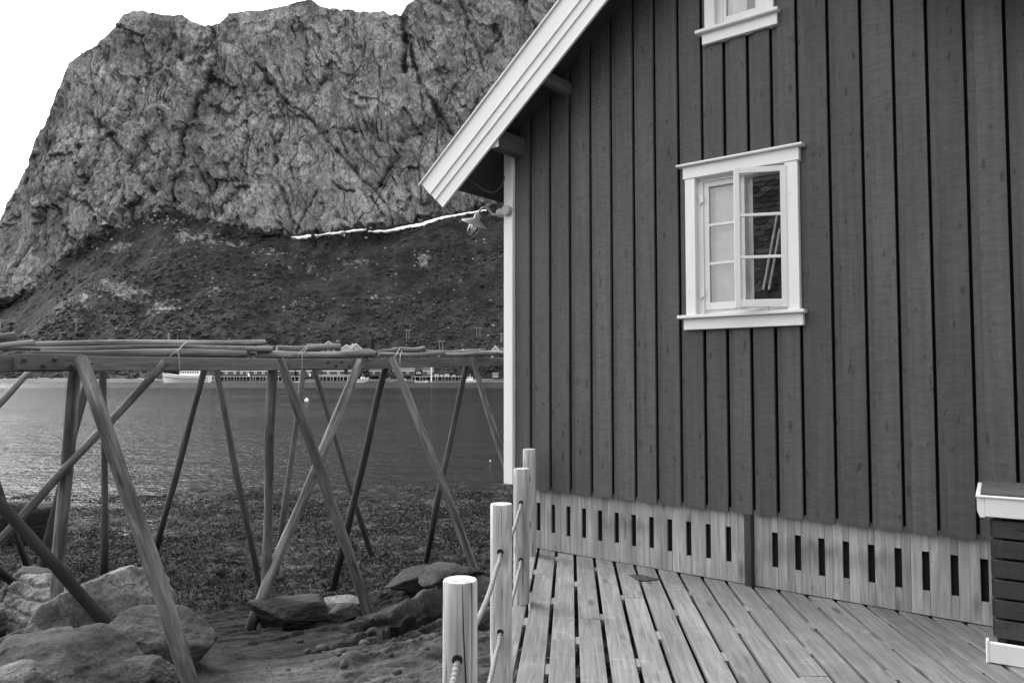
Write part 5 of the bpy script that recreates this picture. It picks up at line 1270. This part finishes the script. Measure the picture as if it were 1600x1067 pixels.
for r_ in range(rows):
    for c_ in range(46):
        x = -3.4 + c_ * .22 + (.11 if r_ % 2 else 0)
        base = E0 + ud * (r_ * .15) + np.array([x, 0, 0]) + nn * .045
        pts = [(-.108, .21, 0), (-.108, .08, .012), (-.075, .022, .018), (0, 0, .02), (.075, .022, .018), (.108, .08, .012), (.108, .21, 0)]
        top = [base + np.array([px_, 0, 0]) + ud * q_ + nn * (h_ + .012) for px_, q_, h_ in pts]; bot = [p_ - nn * .014 for p_ in top]
        n = 7; mb.add(top + bot, [tuple(range(n))[::-1]] + [(i, (i + 1) % n, n + (i + 1) % n, n + i) for i in range(n)])
so_ = obj('slates', mb, M['slate'], ro); so_.parent = ro

# two pale poles leaning on that slate roof, mirrored in the casement too
GN = WU * math.sin(OA) + WN * math.cos(OA); GN = GN * np.array([1, 1, 0]); G0 = wp(2.312, .02, 2.5)
if abs((wp(2.312 - .372 * math.cos(OA), .02 + .372 * math.sin(OA), 2.5) - G0) @ GN) > 1e-3: GN = -WU * math.sin(OA) + WN * math.cos(OA)
def mirrored(px, py):
    a, b = (px - 800) / FPX, (533.5 - py) / FPX; d = np.array([a, CT - ST * b, ST + CT * b]); C0 = np.array([0, 0, CAMZ])
    h = C0 + d * (((G0 - C0) @ GN) / (d @ GN)); r = d - 2 * (d @ GN) * GN
    return h + r * (((E0 - h) @ nn) / (r @ nn)) + nn * .16
for (qa, qb, lab) in (((1217, 345), (1195, 464), 'longer pale pole on the slate roof, mirrored in the open casement'), ((1221, 368), (1204, 464), 'shorter pale pole on the slate roof, right of the longer one in the mirrored view')):
    A_, B_ = mirrored(*qa), mirrored(*qb); mb = MB(); mb.tube(np.linspace(A_, B_, 6), .021, 10); tag(obj('roof_pole', mb, M['white'], None, smooth=60, loc=B_), lab, 'pole', 'poles on the slate roof')

# ------------------------------------------------------------------ the fjord's other mountains, unseen behind the viewer, shaped to block low sky
az = np.radians(np.linspace(75, 316, 240)); rr = np.linspace(0, 1, 26)
AZ, RR = np.meshgrid(az, rr); rad = 900 + 700 * RR
pk = (1 - .85 * np.exp(-((AZ - math.radians(246)) / math.radians(17)) ** 2)) * 340 + 190 * fbm(AZ * 2.2, 0 * AZ, 0 * AZ, 4, 101) + 60 * fbm(AZ * 9, 0 * AZ, 0 * AZ, 3, 102); fade = sstep(math.radians(316), math.radians(296), AZ)  # dip in the ring lets bright sky reflect in the left panes
HZ = np.where(RR < .6, pk * sstep(0, .6, RR), pk * (1 - .8 * sstep(.6, 1, RR))) * fade + 25 * fbm(AZ * 30, RR * 9, 0 * AZ, 4, 103) * sstep(0, .3, RR) * fade - 3
me = grid_mesh('hills', np.stack([np.sin(AZ) * rad, np.cos(AZ) * rad, HZ], -1)[:, ::-1], M['farstone']); o = bpy.data.objects.new('hills', me); COL.objects.link(o); kind(o, 'structure', 'unseen dark mountains round the fjord, shaped to block low sky')
